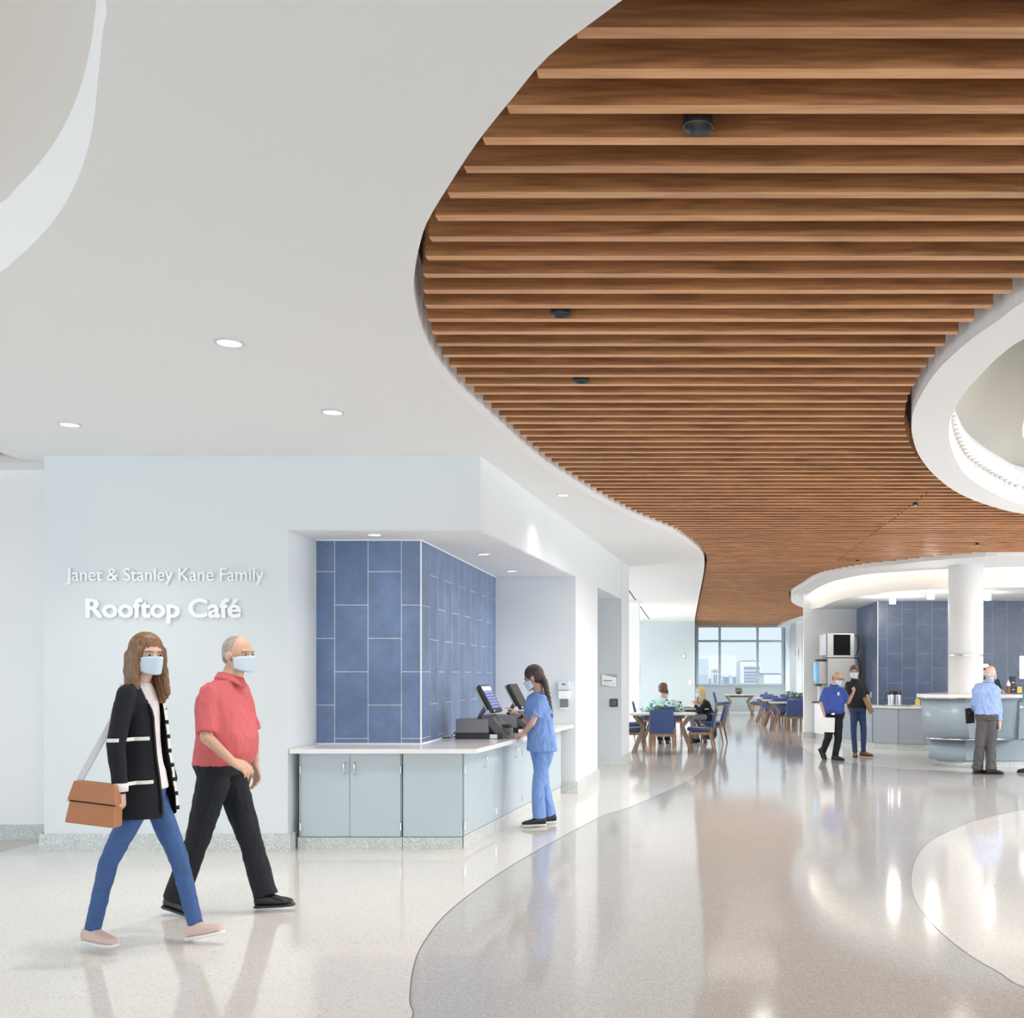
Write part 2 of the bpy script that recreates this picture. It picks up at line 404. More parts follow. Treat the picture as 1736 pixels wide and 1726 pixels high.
# main slab
struct(MB().box(-12, 12, -8, 42.6, -0.3, 0.0).build('floor', M['terr_grey']))
T = 0.0012
struct(MB().plate([[(-12,-8),(-4.4,-8)] + [(-4.4,-1.2)] + A_curve + [(0.24,37.4),(-12,37.4)]], 0.0, T).build('floor_cream', M['terr_cream']))
struct(MB().plate([C_oval], 0.0, T).build('floor_cream_oval', M['terr_cream']))
struct(MB().plate([D_curve + [(12,30),(2.85,30)]], 0.0, T).build('floor_cream_kitchen', M['terr_cream']))
struct(MB().plate([[(-12,8.2), floorp(-60,1456), floorp(0,1445), floorp(67,1428), (-5.63,9.62),(-12,9.62)]], T, T*2).build('floor_tan', M['terr_brown']))
def strip(name, pts, w=0.006, closed=False):
    n = len(pts); l = []; r = []
    for i in range(n):
        a = Vector(pts[(i-1) % n] if closed else pts[max(0, i-1)]); b = Vector(pts[(i+1) % n] if closed else pts[min(n-1, i+1)])
        t = (b - a).normalized(); nn = Vector((-t.y, t.x)) * w / 2
        p = Vector(pts[i]); l.append(p + nn); r.append(p - nn)
    m = MB()
    m.ring([[(p.x, p.y, T*1.5) for p in l], [(p.x, p.y, T*1.5) for p in r]], close=closed)
    return struct(m.build(name, M['strip']))
strip('trim_1', A_curve); strip('trim_2', C_oval, closed=True); strip('trim_3', D_curve, 0.004)
strip('trim_4', [(-1.2, 1435.0 and floorp(0,1435)[1]), (6.5, floorp(0,1435)[1])], 0.0035)

# ------------------------------------------------------------------ walls
DL = lambda d: -1.815 + 0.0816 * (d - 9.0)      # face of the long slanting wall
ZH = 2.805                                       # soffit over the serving counter
LB = (-5.616, 9.0)
w = MB()
w.box(-5.616, -3.492, 9.0, 9.65, 0, ZC)
w.build('wall_sign', M['wall']) and None
struct(bpy.data.objects['wall_sign'])
struct(MB().prism([(-5.616,9.65),(-3.474,9.65),(-2.51,9.65),(-2.51,13.36),(-2.51,14.2),(-2.7,14.2),(-2.7,9.9),(-5.616,9.9)], 0, ZC).build('wall_core', M['wall']))
# header that turns the corner above the counter
d1 = 13.36
struct(MB().prism([(-3.492,9.0),(-1.815,9.0),(DL(d1),d1),(DL(d1)-0.001,d1),(-2.51,d1),(-2.51,9.65),(-3.492,9.65)], ZH, ZC).build('wall_header', M['wall']))
struct(MB().prism([(-3.485,9.02),(-1.83,9.02),(DL(d1)-0.02,d1-0.02),(-2.515,d1-0.02),(-2.515,9.64),(-3.485,9.64)], ZH-0.004, ZH).build('ceiling_soffit', M['ceil']))
# back wall of the counter niche, continuing as slanting wall up to the alcove
struct(MB().prism([(-2.51,d1),(DL(d1),d1),(DL(15.03),15.03),(DL(15.03)-1.2,15.03),(-2.51,14.6)], 0, ZC).build('wall_niche', M['wall']))
struct(MB().prism([(DL(15.03),15.03),(DL(17.4),17.4),(DL(17.4)-1.2,17.4),(DL(15.03)-1.2,15.03)], ZH, ZC).build('wall_alcove_header', M['wall']))
struct(MB().prism([(DL(17.4)-1.3,17.4),(DL(17.4),17.4),(DL(18.3),18.3),(DL(18.3)-1.3,18.6)], 0, ZC).build('wall_alcove', M['grey_wall']))
struct(MB().prism([(DL(17.42)-0.0,17.402),(DL(17.402)+0.004,17.402),(DL(18.3)+0.004,18.304),(DL(18.3)-1.3,18.61),(DL(18.3)-1.3,18.60),(DL(18.3),18.3)], 0, ZC).build('wall_dining_corner', M['wall']))
# left background wall
struct(MB().box(-12, -5.62, 9.62, 9.85, 0, ZC).build('wall_left', M['white']))
# dining room
struct(MB().box(-2.6, -1.30, 27.4, 27.7, 0, ZC).build('wall_dining_stub', M['white']))
struct(MB().box(-7, 0.236, 37.5, 37.7, 0, ZC).build('wall_dining_left', M['green_wall']))
struct(MB().box(0.10, 0.236, 37.7, 42.5, 0, 4.0).build('wall_dining_return', M['green_wall']))
X0, X1, ZS, ZT = 0.34, 3.90, 1.064, 3.46
w = MB(); w.box(0.1, 4.1, 42.5, 42.7, 0, ZS); w.box(0.1, X0, 42.5, 42.7, ZS, 4.0); w.box(X1, 4.1, 42.5, 42.7, ZS, 4.0); w.box(X0, X1, 42.5, 42.7, ZT+0.06, 4.0)
struct(w.build('wall_dining_end', M['green_wall']))
M['alu'] = mat('grey_window_frame', (0.50, 0.58, 0.62), 0.4, 0.0)
wf = MB()
fx = [X0, XD(1218,42.5), XD(1282,42.5), X1]
for x in (X0+0.03, XD(1220,42.5), XD(1284,42.5), X1-0.03): wf.box(x-0.05, x+0.05, 42.42, 42.6, ZS, ZT+0.06)
for z in (ZS+0.03, HC-(1087-CY)*42.5/F, ZT+0.03): wf.box(X0, X1, 42.44, 42.58, z-0.045, z+0.045)
win = struct(wf.build('window_1', M['alu']))
M['glass'] = bpy.data.materials.new('window_glass'); M['glass'].use_nodes = True
nt = M['glass'].node_tree; nt.nodes.clear()
go = nt.nodes.new('ShaderNodeOutputMaterial'); gm = nt.nodes.new('ShaderNodeMixShader'); gt = nt.nodes.new('ShaderNodeBsdfTransparent'); gg = nt.nodes.new('ShaderNodeBsdfGlossy')
gg.inputs['Roughness'].default_value = 0.02; gm.inputs[0].default_value = 0.015; gt.inputs[0].default_value = (0.97, 0.99, 1.0, 1)
nt.links.new(gt.outputs[0], gm.inputs[1]); nt.links.new(gg.outputs[0], gm.inputs[2]); nt.links.new(gm.outputs[0], go.inputs[0])
struct(MB().box(X0, X1, 42.5, 42.51, ZS, ZT).build('window_glass', M['glass'], win))
# right-hand dining wall, white stretches painted in for lit window reveals
XR = 3.985
for i, (a, b, mm, xo) in enumerate([(42.5,40.55,'white',0),(40.55,38.2,'green_wall',0.02),(38.2,36.35,'white',0),(36.35,35.2,'green_wall',0.03)]):
    struct(MB().box(XR+xo, XR+0.4, b, a, 0, 4.0).build('wall_dining_right_%s' % ['reveal','recess','reveal_near','recess_near'][i], M[mm]))
# kitchen walls
struct(MB().box(4.3, 4.5, 24.9, 35.3, 0, 3.9).build('wall_dining_side', M['white']))
struct(MB().box(4.0, 4.5, 35.2, 35.3, 0, 3.9).build('wall_dining_jog', M['white']))
struct(MB().prism([(2.79,24.9),(4.3,24.9),(4.3,25.1),(2.79,25.1)], 0, 3.9).build('wall_kitchen_left', M['white']))
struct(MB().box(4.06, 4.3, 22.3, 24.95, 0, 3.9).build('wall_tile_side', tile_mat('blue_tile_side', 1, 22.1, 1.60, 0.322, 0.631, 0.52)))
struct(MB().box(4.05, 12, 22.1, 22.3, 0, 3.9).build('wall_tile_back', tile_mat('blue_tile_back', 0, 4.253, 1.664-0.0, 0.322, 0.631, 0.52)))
# tiled face of the serving niche
struct(MB().box(-3.474, -2.498, 9.64, 9.66, 0.89, ZH).build('wall_tile_front', tile_mat('blue_tile_front', 0, -3.303, 1.2554)))
struct(MB().box(-2.505, -2.495, 9.64, 13.355, 0.89, ZH).build('wall_tile_long', tile_mat('blue_tile_long', 1, 9.66, 1.2554)))
tr = MB(); 
tr.box(-2.503, -2.491, 9.634, 9.646, 0.892, ZH); tr.box(-3.474, -2.498, 9.63, 9.642, ZH-0.016, ZH-0.004); tr.box(-2.50,-2.488,9.64,13.355, ZH-0.016, ZH-0.004)
tr.box(-3.474, -2.498, 9.628, 9.642, 0.888, 0.902); tr.box(-2.50,-2.486,9.64,13.355, 0.888, 0.902)
struct(tr.build('trim_5', M['white']))
struct(MB().box(4.046, 4.062, 22.085, 22.1, 0.86, 3.1).build('trim_6', M['white']))

# ------------------------------------------------------------------ terrazzo baseboards
def skirting(name, pts, h=0.155, t=0.03):
    """pts run so that the room is on the right-hand side"""
    m = MB()
    for a, b in zip(pts, pts[1:]):
        a = Vector(a); b = Vector(b); d = (b - a).normalized(); n = Vector((d.y, -d.x)) * t
        e = d * 0.0
        m.prism([a - e, b + e, b + e + n, a - e + n], 0, h)
    return struct(m.build(name, M['base']))
skirting('baseboard_sign', [(-5.616,9.65),(-5.616,9.0)], 0.155)
b = MB(); b.prism([(-5.645,9.65),(-5.645,8.97),(-3.462,8.97),(-3.462,9.10),(-3.492,9.10),(-3.492,9.0),(-5.616,9.0),(-5.616,9.65)], 0, 0.155)
struct(b.build('baseboard_sign_front', M['base']))
struct(MB().box(-12, -5.645, 9.59, 9.62, 0, 0.145).build('baseboard_left', M['base']))
b = MB(); b.prism([(-1.71,d1-0.03),(DL(d1)+0.03,d1-0.03),(DL(15.03)+0.03,15.03),(DL(15.03),15.03),(DL(d1),d1),(-1.71,d1)], 0, 0.155)
struct(b.build('baseboard_niche', M['base']))
b = MB(); b.prism([(DL(17.4)-1.3,17.37),(DL(17.4)+0.03,17.37),(DL(18.3)+0.03,18.3),(DL(18.3)+0.004,18.3),(DL(17.4)+0.004,17.40),(DL(17.4)-1.3,17.40)], 0, 0.155)
struct(b.build('baseboard_alcove', M['base']))
struct(MB().box(0.236, 3.98, 42.46, 42.5, 0, 0.15).build('baseboard_dining_end', M['base']))
b = MB(); b.box(2.76, 2.79, 24.9, 25.1, 0, 0.14); b.box(2.76, 3.0, 24.86, 24.9, 0, 0.14)
struct(b.build('baseboard_kitchen', M['base']))

# ------------------------------------------------------------------ ceilings
main = [(-12,-8),(12,-8),(12,1.25)] + left_curve + [(0.24,37.5),(-12,37.5)]
hole2 = [ceilp(-260,680), ceilp(-120,728), ceilp(0,767), ceilp(30,777), (-5.80,9.30), (-8.1,9.30)]
struct(MB().plate([main, dome, hole2], ZC, ZC + 0.42).build('ceiling', M['ceil']))
struct(MB().plate([oval_outer, oval_inner], ZC, ZC + 0.42).build('ceiling_oval', M['ceil']))
kflange = kit_outer + [(6,30.2),(6,25.6),(2.92,25.6)] + kit_inner
struct(MB().plate([kflange], ZC, ZC + 0.42).build('ceiling_kitchen_ring', M['ceil']))
struct(MB().plate([[(3.65,42.5),(3.63,39.3),(3.72,38.0),(3.95,35.0),(4.4,35.0),(4.4,42.5)]], ZC, ZC+0.42).build('ceiling_dining_edge', M['ceil']))
# deck over everything
# dome recess deck, upper left
ZD = HC + 2.219
struct(MB().plate([[(p[0], p[1]) for p in dome]], ZD, ZD + 0.05).build('ceiling_dome', mat('warm_ceiling_paint', (0.80, 0.76, 0.72), 0.7)))
# oval recess: lit ledge and inner shell
def offset(pts, d):
    n = len(pts); out = []
    for i in range(n):
        a = Vector(pts[i-1]); b = Vector(pts[(i+1) % n]); t = (b - a).normalized()
        out.append((pts[i][0] + t.y * d, pts[i][1] - t.x * d))
    return out
area = sum(oval_inner[i-1][0]*oval_inner[i][1]-oval_inner[i][0]*oval_inner[i-1][1] for i in range(len(oval_inner)))
sg = -1 if area > 0 else 1
inn = lambda d: offset(oval_inner, sg * d)       # positive moves inwards
r3 = lambda pts, z: [(p[0], p[1], z) for p in pts]
M['shell'] = mat('cream_shell', (0.86, 0.83, 0.77), 0.6)
m = MB(); m.ring([r3(inn(-0.16), 3.66), r3(inn(-0.13), 3.95), r3(inn(0.25), 4.75), r3(inn(1.0), 5.3)])
m.build('ceiling_oval_shell', M['shell'], smooth=True); struct(bpy.data.objects['ceiling_oval_shell'])

struct(MB().plate([[(-12,-8),(12,-8),(12,43),(-12,43)], inn(-0.2)], 3.875, 3.95).build('ceiling_deck', M['plenum']))
struct(MB().plate([inn(-0.3)], 5.28, 5.34).build('ceiling_oval_top', M['shell']))
M['lens'] = mat('cove_lens', (1, 1, 1), 0.4, emit=(1.0, 0.97, 0.92), emit_s=1.15)
cove = empty('cove_light', 'long curved cove light inside the white oval ceiling recess', 'light', (3.0, 8.0, ZC))
def child_ring(name, m, mb, par):
    o = mb.build(name, m, None, loc=tuple(par.location)); o.parent = par; o.location = (0, 0, 0); return o
m = MB(); m.ring([r3(inn(0.004), ZC + 0.012), r3(inn(0.004), ZC + 0.165), r3(inn(-0.02), ZC + 0.168), r3(inn(-0.16), ZC+0.213)])
child_ring('lens', M['lens'], m, cove)
cp = inn(0.012); M['clip'] = mat('clip_grey', (0.45, 0.42, 0.40), 0.5)
L_ = 0.0; last = None; k = 0; proto = None
for i in range(len(cp)):
    a = Vector(cp[i]); b_ = Vector(cp[(i+1) % len(cp)]); n_ = max(1, round((b_-a).length / 0.24))
    for j in range(n_):
        p = a + (b_ - a) * j / n_
        if p.y < 6 or p.x > 4.6: continue
        k += 1
        if k > 60: break
        if proto is None:
            q = MB(); q.lathe([(0.0, 0.0), (0.014, 0.0), (0.022, 0.012), (0.036, 0.016), (0.038, 0.024), (0.0, 0.03)], seg=10)
            q.box(-0.004, 0.004, -0.004, 0.004, -0.045, 0.0)
            proto = q.build('clip', M['clip'], cove)
            c = proto
        else:
            c = proto.copy(); COL.objects.link(c)
        c.location = (p.x - cove.location.x, p.y - cove.location.y, 0.175)
m = MB(); m.ring([r3(inn(-0.05), ZC+0.222), r3(inn(-0.12), ZC+0.222)])
child_ring('light_strip', mat('recess_light_strip', (1,1,1), emit=(1.0,0.95,0.88), emit_s=15.0), m, cove)
# kitchen: curved dropped fascia, lit slot, lower ceiling
ZK = 3.103
def off_open(pts, d):
    out = []; n = len(pts)
    for i in range(n):
        a = Vector(pts[max(0,i-1)]); b = Vector(pts[min(n-1,i+1)]); t = (b - a).normalized()
        out.append((pts[i][0] - t.y * d, pts[i][1] + t.x * d))
    return out
kf = off_open(kit_inner, 0.24); kf2 = off_open(kit_inner, 0.30)
kf = [(2.93,25.0)] + [p for p in kf if p[1] < 24.95]; kf2 = [(3.0,25.0)] + [p for p in kf2 if p[1] < 24.9]
m = MB(); m.prism(kf + kf2[::-1], ZK, 3.87); struct(m.build('ceiling_kitchen_fascia', M['shell']))
struct(MB().plate([kf2 + [(12,22.2),(4.06,22.2),(4.06,25.0)]], ZK, ZK + 0.04).build('ceiling_kitchen', M['ceil']))
kl0 = off_open(kit_inner, 0.03); kl1 = off_open(kit_inner, 0.06)
m = MB(); m.prism(kl0 + kl1[::-1], ZC + 0.03, ZC + 0.06)
kl = empty('linear_light', 'curved light strip tucked into the slot above the servery fascia', 'light', (5.0, 19.0, ZC))
m.prism(off_open(kit_inner, 0.02) + off_open(kit_inner, 0.07)[::-1], ZC+0.02, ZC+0.05)
child_ring('diffuser', mat('slot_light', (1,1,1), emit=(1.0,0.90,0.78), emit_s=3.2), m, kl)
# dark linear slots in the dining ceiling
for i, (a, b_) in enumerate([(23.05, 26.6), (29.1, 36.1)]):
    o = MB().box(-1.375, -1.345, a, b_, ZC - 0.004, ZC).build('air_slot', M['dark'])
    tag(o, ['narrow dark air slot in the white dining ceiling, the nearer one', 'narrow dark air slot in the white dining ceiling, the farther one by the teal wall'][i], 'air vent')

# ------------------------------------------------------------------ oak slats
H2 = 1.955; ZSL = HC + H2
def hits(poly, d, closed=True):
    xs = []; n = len(poly)
    for i in range(n if closed else n - 1):
        a = poly[i]; b_ = poly[(i+1) % n]
        if (a[1] - d) * (b_[1] - d) < 0: xs.append(a[0] + (b_[0]-a[0]) * (d - a[1]) / (b_[1]-a[1]))
    return sorted(xs)
lc = left_curve
slat_parts = []
def lit_underside(o):  # undersides take the lighter oak, as if lit from the floor
    o.data.materials.append(M['slat_lit'])
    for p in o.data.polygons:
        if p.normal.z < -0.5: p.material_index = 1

for n in range(-4, 184):
    d = 3.15 + 0.2135 * n
    xs = hits(lc, d, False); 
    if d > 36.9: xs = [0.215]
    if not xs: continue
    xl = max(x for x in xs) if d < 1.9 else xs[0]
    for e in (-0.03, 0.03):
        h = hits(lc, d + e, False)
        if h and d > 1.9: xl = max(xl, h[0])
    xl += 0.045
    xr = 11.5; segs = []
    def lim(poly, closed=True):
        r = []
        for e in (-0.028, 0, 0.028): r += hits(poly, d + e, closed)
        return r
    o = lim(oval_outer)
    kx = lim(kit_outer, False)
    if o: segs.append((xl, min(o) - 0.05)); 
    elif kx and d > 16.2: segs.append((xl, min(kx) - 0.05))
    elif d > 29.9 and d < 35.0: segs.append((xl, 4.25))
    elif d >= 35.0: segs.append((xl, 3.95 - 0.1 - (d-35.0)*0.06 if d < 39 else 3.58))
    else: segs.append((xl, 11.5))
    if o and d > 8.0: segs.append((max(o) + 0.05, 11.5))
    for a, b_ in segs:
        if b_ - a < 0.15: continue
        if a < 2.59 < b_ and d > 9.5 and b_ > 3.0:
            slat_parts.append((n, d, a, 2.583, 0)); slat_parts.append((n, d, 2.597, b_, 1))
        else: slat_parts.append((n, d, a, b_, 1 if a > 2.6 else 0))
# two meshes are enough: a unit slat is stretched by its own length
for (n, d, a, b_, side) in slat_parts:
    m = MB(); L2 = (b_ - a) / 2
    m.box(-L2, L2, -0.0275, 0.0275, 0.0, 0.16)
    o = m.build('oak_slat', M['slat']); o.location = ((a + b_) / 2, d, ZSL); lit_underside(o)
    if side: tag(o, 'oak ceiling slat between the joint line and the white servery ceiling edge', 'slat', 'oak slats right of the joint')
    elif d < 9.4: tag(o, 'oak ceiling slat hung between the curved white ceiling edges of the lobby', 'slat', 'oak slats over the lobby')
    elif d < 20: tag(o, 'oak ceiling slat over the passage beyond the white oval', 'slat', 'oak slats over the passage')
    else: tag(o, 'oak ceiling slat over the dining room floor', 'slat', 'oak slats over the dining room')
for k in range(4):
    dk_ = 8.56 + 0.2135*k; hx_ = sum([hits(hole2, dk_ + e_) for e_ in (-0.03, 0.03)], []); hx_ = sorted(hx_); xa_, xb_ = (hx_[1] + 0.03, hx_[-2] - 0.02) if len(hx_) == 4 else (0, 0)
    if xb_ - xa_ < 0.2: continue
    o = MB().box(-(xb_-xa_)/2, (xb_-xa_)/2, -0.0275, 0.0275, 0, 0.16).build('oak_slat', M['slat']); lit_underside(o); o.location = ((xa_+xb_)/2, dk_, ZSL)
    tag(o, 'oak ceiling slat in the small opening at the far left', 'slat', 'oak slats at the far left')
# hanging brackets at the left ends of the slats are small steel clips
M['clipw'] = mat('slat_bracket', (0.55, 0.55, 0.55), 0.4, 0.4)

# inner drum hanging inside the oval recess
rg = lambda rx, ry, z: [(5.12 + rx*math.cos(2*math.pi*i/64), 8.2 + ry*math.sin(2*math.pi*i/64), z) for i in range(64)]
m = MB(); m.ring([rg(2.0,3.0,3.80), rg(2.2,3.2,3.74), rg(2.24,3.24,3.80), rg(2.1,3.1,4.5)], caps=True)
o = m.build('ceiling_drum', M['fascia']); struct(o)

for x_, y_ in ((3.0,7.0),(3.3,9.6),(4.9,4.9)):  # unseen lamps added to brighten the oval recess
    l_ = bpy.data.lights.new('recess_fill', 'POINT'); l_.energy = 38; l_.shadow_soft_size = 0.12; l_.color = (1.0, 0.95, 0.88)
    o_ = bpy.data.objects.new('recess_fill', l_); COL.objects.link(o_); o_.location = (x_, y_, 3.85)
# ------------------------------------------------------------------ serving counter with cupboards
ZT0, ZT1 = 0.852, 0.892
cn = [(-3.475, 9.0), (-1.851, 9.0), (DL(13.33)-0.02, 13.33), (-2.486, 13.33), (-2.486, 9.625), (-3.475, 9.625)]
ct = MB().prism(cn, ZT0, ZT1).build('countertop', M['quartz'])
tag(ct, 'white quartz countertop that turns the corner under the blue tiled wall', 'countertop')
# cabinets: front run and slanted run
ZB = 0.108
def dir2(a, b): v = Vector((b[0]-a[0], b[1]-a[1])); return v.normalized(), v.length
C0 = (-3.44, 9.10); C1 = (-1.995, 9.10); C2 = (-1.635, 13.1)
M['hinge'] = M['chrome']
def cabinet(pa, pb, doors, label, corner=None, depth=0.5, group=None, skew=0.0):
    """pa-pb: face line; doors: list of (u0,u1,hinge side,handle side or None)"""
    t, L = dir2(pa, pb); n = Vector((-t.y, t.x))       # n points into the cabinet
    ang = math.atan2(t.y, t.x)
    e = empty('base_cabinet', label, 'cabinet', (pa[0], pa[1], 0), ang, group)
    if skew < 0:
        m = MB(); m.prism([(0, 0.024), (L, 0.024), (L, depth), (0.42, depth)], ZB, ZT0 - 0.002); m.build('carcass', M['lam'], e)
        m = MB(); m.prism([(0, 0.006), (L, 0.006), (L, depth - .02), (0.42, depth - .02)], 0.0, ZB - 0.003); m.build('plinth', M['base'], e)
    elif skew:   # the corner unit: its right-hand end follows the slanted run
        m = MB(); m.prism([(0, 0.024), (L, 0.024), (L - 0.43, skew), (0, skew)], ZB, ZT0 - 0.002); m.build('carcass', M['lam'], e)
        m = MB(); m.prism([(-0.004, 0.006), (L + 0.004, 0.006), (L - 0.43, skew - .02), (0, skew - .02)], 0.0, ZB - 0.003); m.build('plinth', M['base'], e)
    else:
        m = MB(); m.box(0.0, L, 0.024, depth, ZB, ZT0 - 0.002); m.build('carcass', M['lam'], e)
        m = MB(); m.box(-0.006, L + 0.004, 0.006, depth - 0.02, 0.0, ZB - 0.003); m.build('plinth', M['base'], e)
    for (u0, u1, hs, hd) in doors:
        d = MB().box(u0 + 0.002, u1 - 0.002, 0.0, 0.021, ZB + 0.004, ZT0 - 0.006, bev=0.001).build('door', M['lam'], e)
        if hd is not None:
            x = u0 + 0.045 if hd == 'l' else u1 - 0.045 if hd == 'r' else hd
            m = MB(); m.tube([(x, 0.0, 0.665), (x, -0.028, 0.668), (x, -0.030, 0.675), (x, -0.030, 0.755), (x, -0.028, 0.762), (x, 0.0, 0.765)], 0.0045)
            m.build('handle', M['chrome'], d, smooth=True)
        if hs is not None:
            x = u0 - 0.003 if hs == 'l' else u1 + 0.003
            for z in (0.20, 0.70):
                m = MB(); m.box(x - 0.006, x + 0.006, -0.006, 0.004, z - 0.033, z + 0.033); m.tube([(x, -0.007, z-0.033), (x, -0.007, z+0.033)], 0.005)
                m.build('hinge', M['hinge'], d)
    return e
g1 = 'cupboards under the counter'
xa = XD(593, 9.1); xb = XD(679.5, 9.1)
w_ = lambda px: XD(px, 9.1) - C0[0]
cabinet((C0[0], 9.10), (XD(680.5, 9.1), 9.10), [(w_(510), w_(593), 'l', 'r'), (w_(593), w_(679), 'r', 'l')], 'grey-blue two-door cupboard beside the sign wall', group=g1)
x2 = XD(683, 9.1)
cabinet((x2, 9.10), (C1[0]-0.003, 9.10), [(0.0, C1[0]-x2-0.003, None, None)], 'grey-blue corner cupboard with one plain door and no handle', group=g1, skew=0.47)
def lineD(px):
    # where the sight line through px meets the slanted face
    k = (px - CX) / F; s = (C2[0]-C1[0])/(C2[1]-C1[1])
    d = (C1[0] - s*C1[1]) / (k - s); return ((px - CX) * d / F, d)
tdir, Ltot = dir2(C1, C2)
u = [ (Vector(lineD(px)) - Vector(C1)).length for px in (787.0, 840, 884.5, 918, 951)]
labs = ['grey-blue cupboard just round the corner of the counter', 'grey-blue cupboard on the slanted side, left of the nurse in blue', 'grey-blue cupboard behind the legs of the nurse', 'grey-blue cupboard at the far end of the slanted counter']
hand = [0.42, 0.48, None, 0.5]
for i in range(4):
    a = Vector(C1) + tdir * u[i]; b = Vector(C1) + tdir * u[i+1]
    Lw = (b - a).length
    cabinet((a.x, a.y), (b.x, b.y), [(0, Lw, ['l','l','l','r'][i], None if hand[i] is None else (Lw*0.62 if i != 1 else Lw*0.74))], labs[i], group=g1, skew=-1 if i == 0 else 0)

# ------------------------------------------------------------------ lettering on the sign wall
M['letter'] = mat('white_letter', (0.93, 0.95, 0.96), 0.45)
def lettering(text, x0, x1, zbase, zcap, label, bold, group):
    root = empty('wall_lettering', label, 'lettering', ((x0+x1)/2, 9.0, zbase))
    cu = bpy.data.curves.new('t', 'FONT'); cu.body = text; cu.size = 1.0; cu.extrude = 0.0; cu.resolution_u = 5
    tmp = bpy.data.objects.new('t', cu); COL.objects.link(tmp)
    dg = bpy.context.evaluated_depsgraph_get(); me = tmp.evaluated_get(dg).to_mesh()
    xs = [v.co.x for v in me.vertices]; w0, w1 = min(xs), max(xs)
    tmp.evaluated_get(dg).to_mesh_clear()
    cu.body = text[0]; dg.update(); bpy.context.view_layer.update()
    me = tmp.evaluated_get(bpy.context.evaluated_depsgraph_get()).to_mesh(); cap = max(v.co.y for v in me.vertices)
    tmp.evaluated_get(bpy.context.evaluated_depsgraph_get()).to_mesh_clear()
    sz = (zcap - zbase) / cap; sx = (x1 - x0) / (w1 - w0)
    pos = []
    # advance of each prefix
    for i, ch in enumerate(text):
        if ch == ' ': continue
        cu.body = text[:i+1]; bpy.context.view_layer.update()
        ev = tmp.evaluated_get(bpy.context.evaluated_depsgraph_get()); me = ev.to_mesh(); r = max(v.co.x for v in me.vertices); ev.to_mesh_clear()
        cu2 = bpy.data.curves.new('letter', 'FONT'); cu2.body = ch; cu2.resolution_u = 5
        cu2.offset = bold; cu2.extrude = 0.012 / 1.0
        o = bpy.data.objects.new('letter', cu2); COL.objects.link(o); bpy.context.view_layer.update()
        ev = o.evaluated_get(bpy.context.evaluated_depsgraph_get()); mesh = bpy.data.meshes.new_from_object(ev)
        rr = max(v.co.x for v in mesh.vertices) - bold
        for v in mesh.vertices:
            X = (v.co.x + r - rr - w0) * sx + x0; Z = v.co.y * sz; Y = -v.co.z - 0.016
            v.co = (X - (x0+x1)/2, Y, Z)
        bpy.data.objects.remove(o)
        mesh.materials.clear(); mesh.materials.append(M['letter'])
        lo = bpy.data.objects.new('letter', mesh); COL.objects.link(lo); lo.parent = root
    bpy.data.objects.remove(tmp)
    return root
lettering('Janet & Stanley Kane Family', XD(112.5, 8.98), XD(447, 8.98), HC-(984.5-CY)*8.98/F, HC-(963.5-CY)*8.98/F, 'thin white raised lettering, upper line on the sign wall', 0.006, None)
lettering('Rooftop Café', XD(148, 8.98), XD(407, 8.98), HC-(1046-CY)*8.98/F, HC-(1016-CY)*8.98/F, 'bold white raised lettering, lower line on the sign wall', 0.024, None)

# ------------------------------------------------------------------ downlights
M['trimw'] = mat('downlight_trim', (0.66, 0.69, 0.72), 0.35, 0.3)
M['reflect'] = mat('downlight_reflector', (0.9, 0.9, 0.9), 0.12, 0.9)
def downlight(name, x, y, z, r, label, power=18, group=None, dim=False):
    e = empty(name, label, 'ceiling light', (x, y, z), 0, group)
    m = MB(); m.lathe([(r, 0.0), (r, -0.006), (r*0.80, -0.009), (r*0.78, -0.002), (r*0.78, 0.0)], seg=32); m.build('trim_ring', M['trimw'], e, smooth=False)
    m = MB(); m.lathe([(r*0.78, -0.003), (r*0.5, -0.0015), (0.0, -0.0012)], seg=24); m.build('lens', M['lamp'], e)
    l = bpy.data.lights.new('downlight_lamp', 'SPOT'); l.energy = power; l.spot_size = 2.0; l.spot_blend = 1.0; l.shadow_soft_size = 0.08; l.color = (1.0, 0.95, 0.88)
    o = bpy.data.objects.new('downlight_lamp', l); COL.objects.link(o); o.parent = e; o.location = (0, 0, -0.03)
    return e
x, y = ceilp(389, 580); downlight('downlight', x, y, ZC, 0.083, 'round recessed downlight in the white ceiling, nearest to the oak slats curve', 90)
x, y = ceilp(564, 698); downlight('downlight', x, y, ZC, 0.083, 'round recessed downlight above the serving counter front', 70)
x, y = ceilp(118, 719); downlight('downlight', x, y, ZC, 0.083, 'round recessed downlight above the left end of the sign wall', 70)
x, y = ceilp(955, 839); downlight('downlight', x, y, ZC, 0.075, 'small recessed downlight between the slanting wall and the oak slats', 22)
for i, (px, py) in enumerate([(635,906),(820,939),(867,968)]):
    x, y = ceilp(px, py, ZH-0.004-HC)
    downlight('downlight', x, y, ZH-0.004, 0.075, ['round downlight in the niche soffit above the front tiles','round downlight in the niche soffit above the cash register','round downlight in the niche soffit by the back wall'][i], 14)
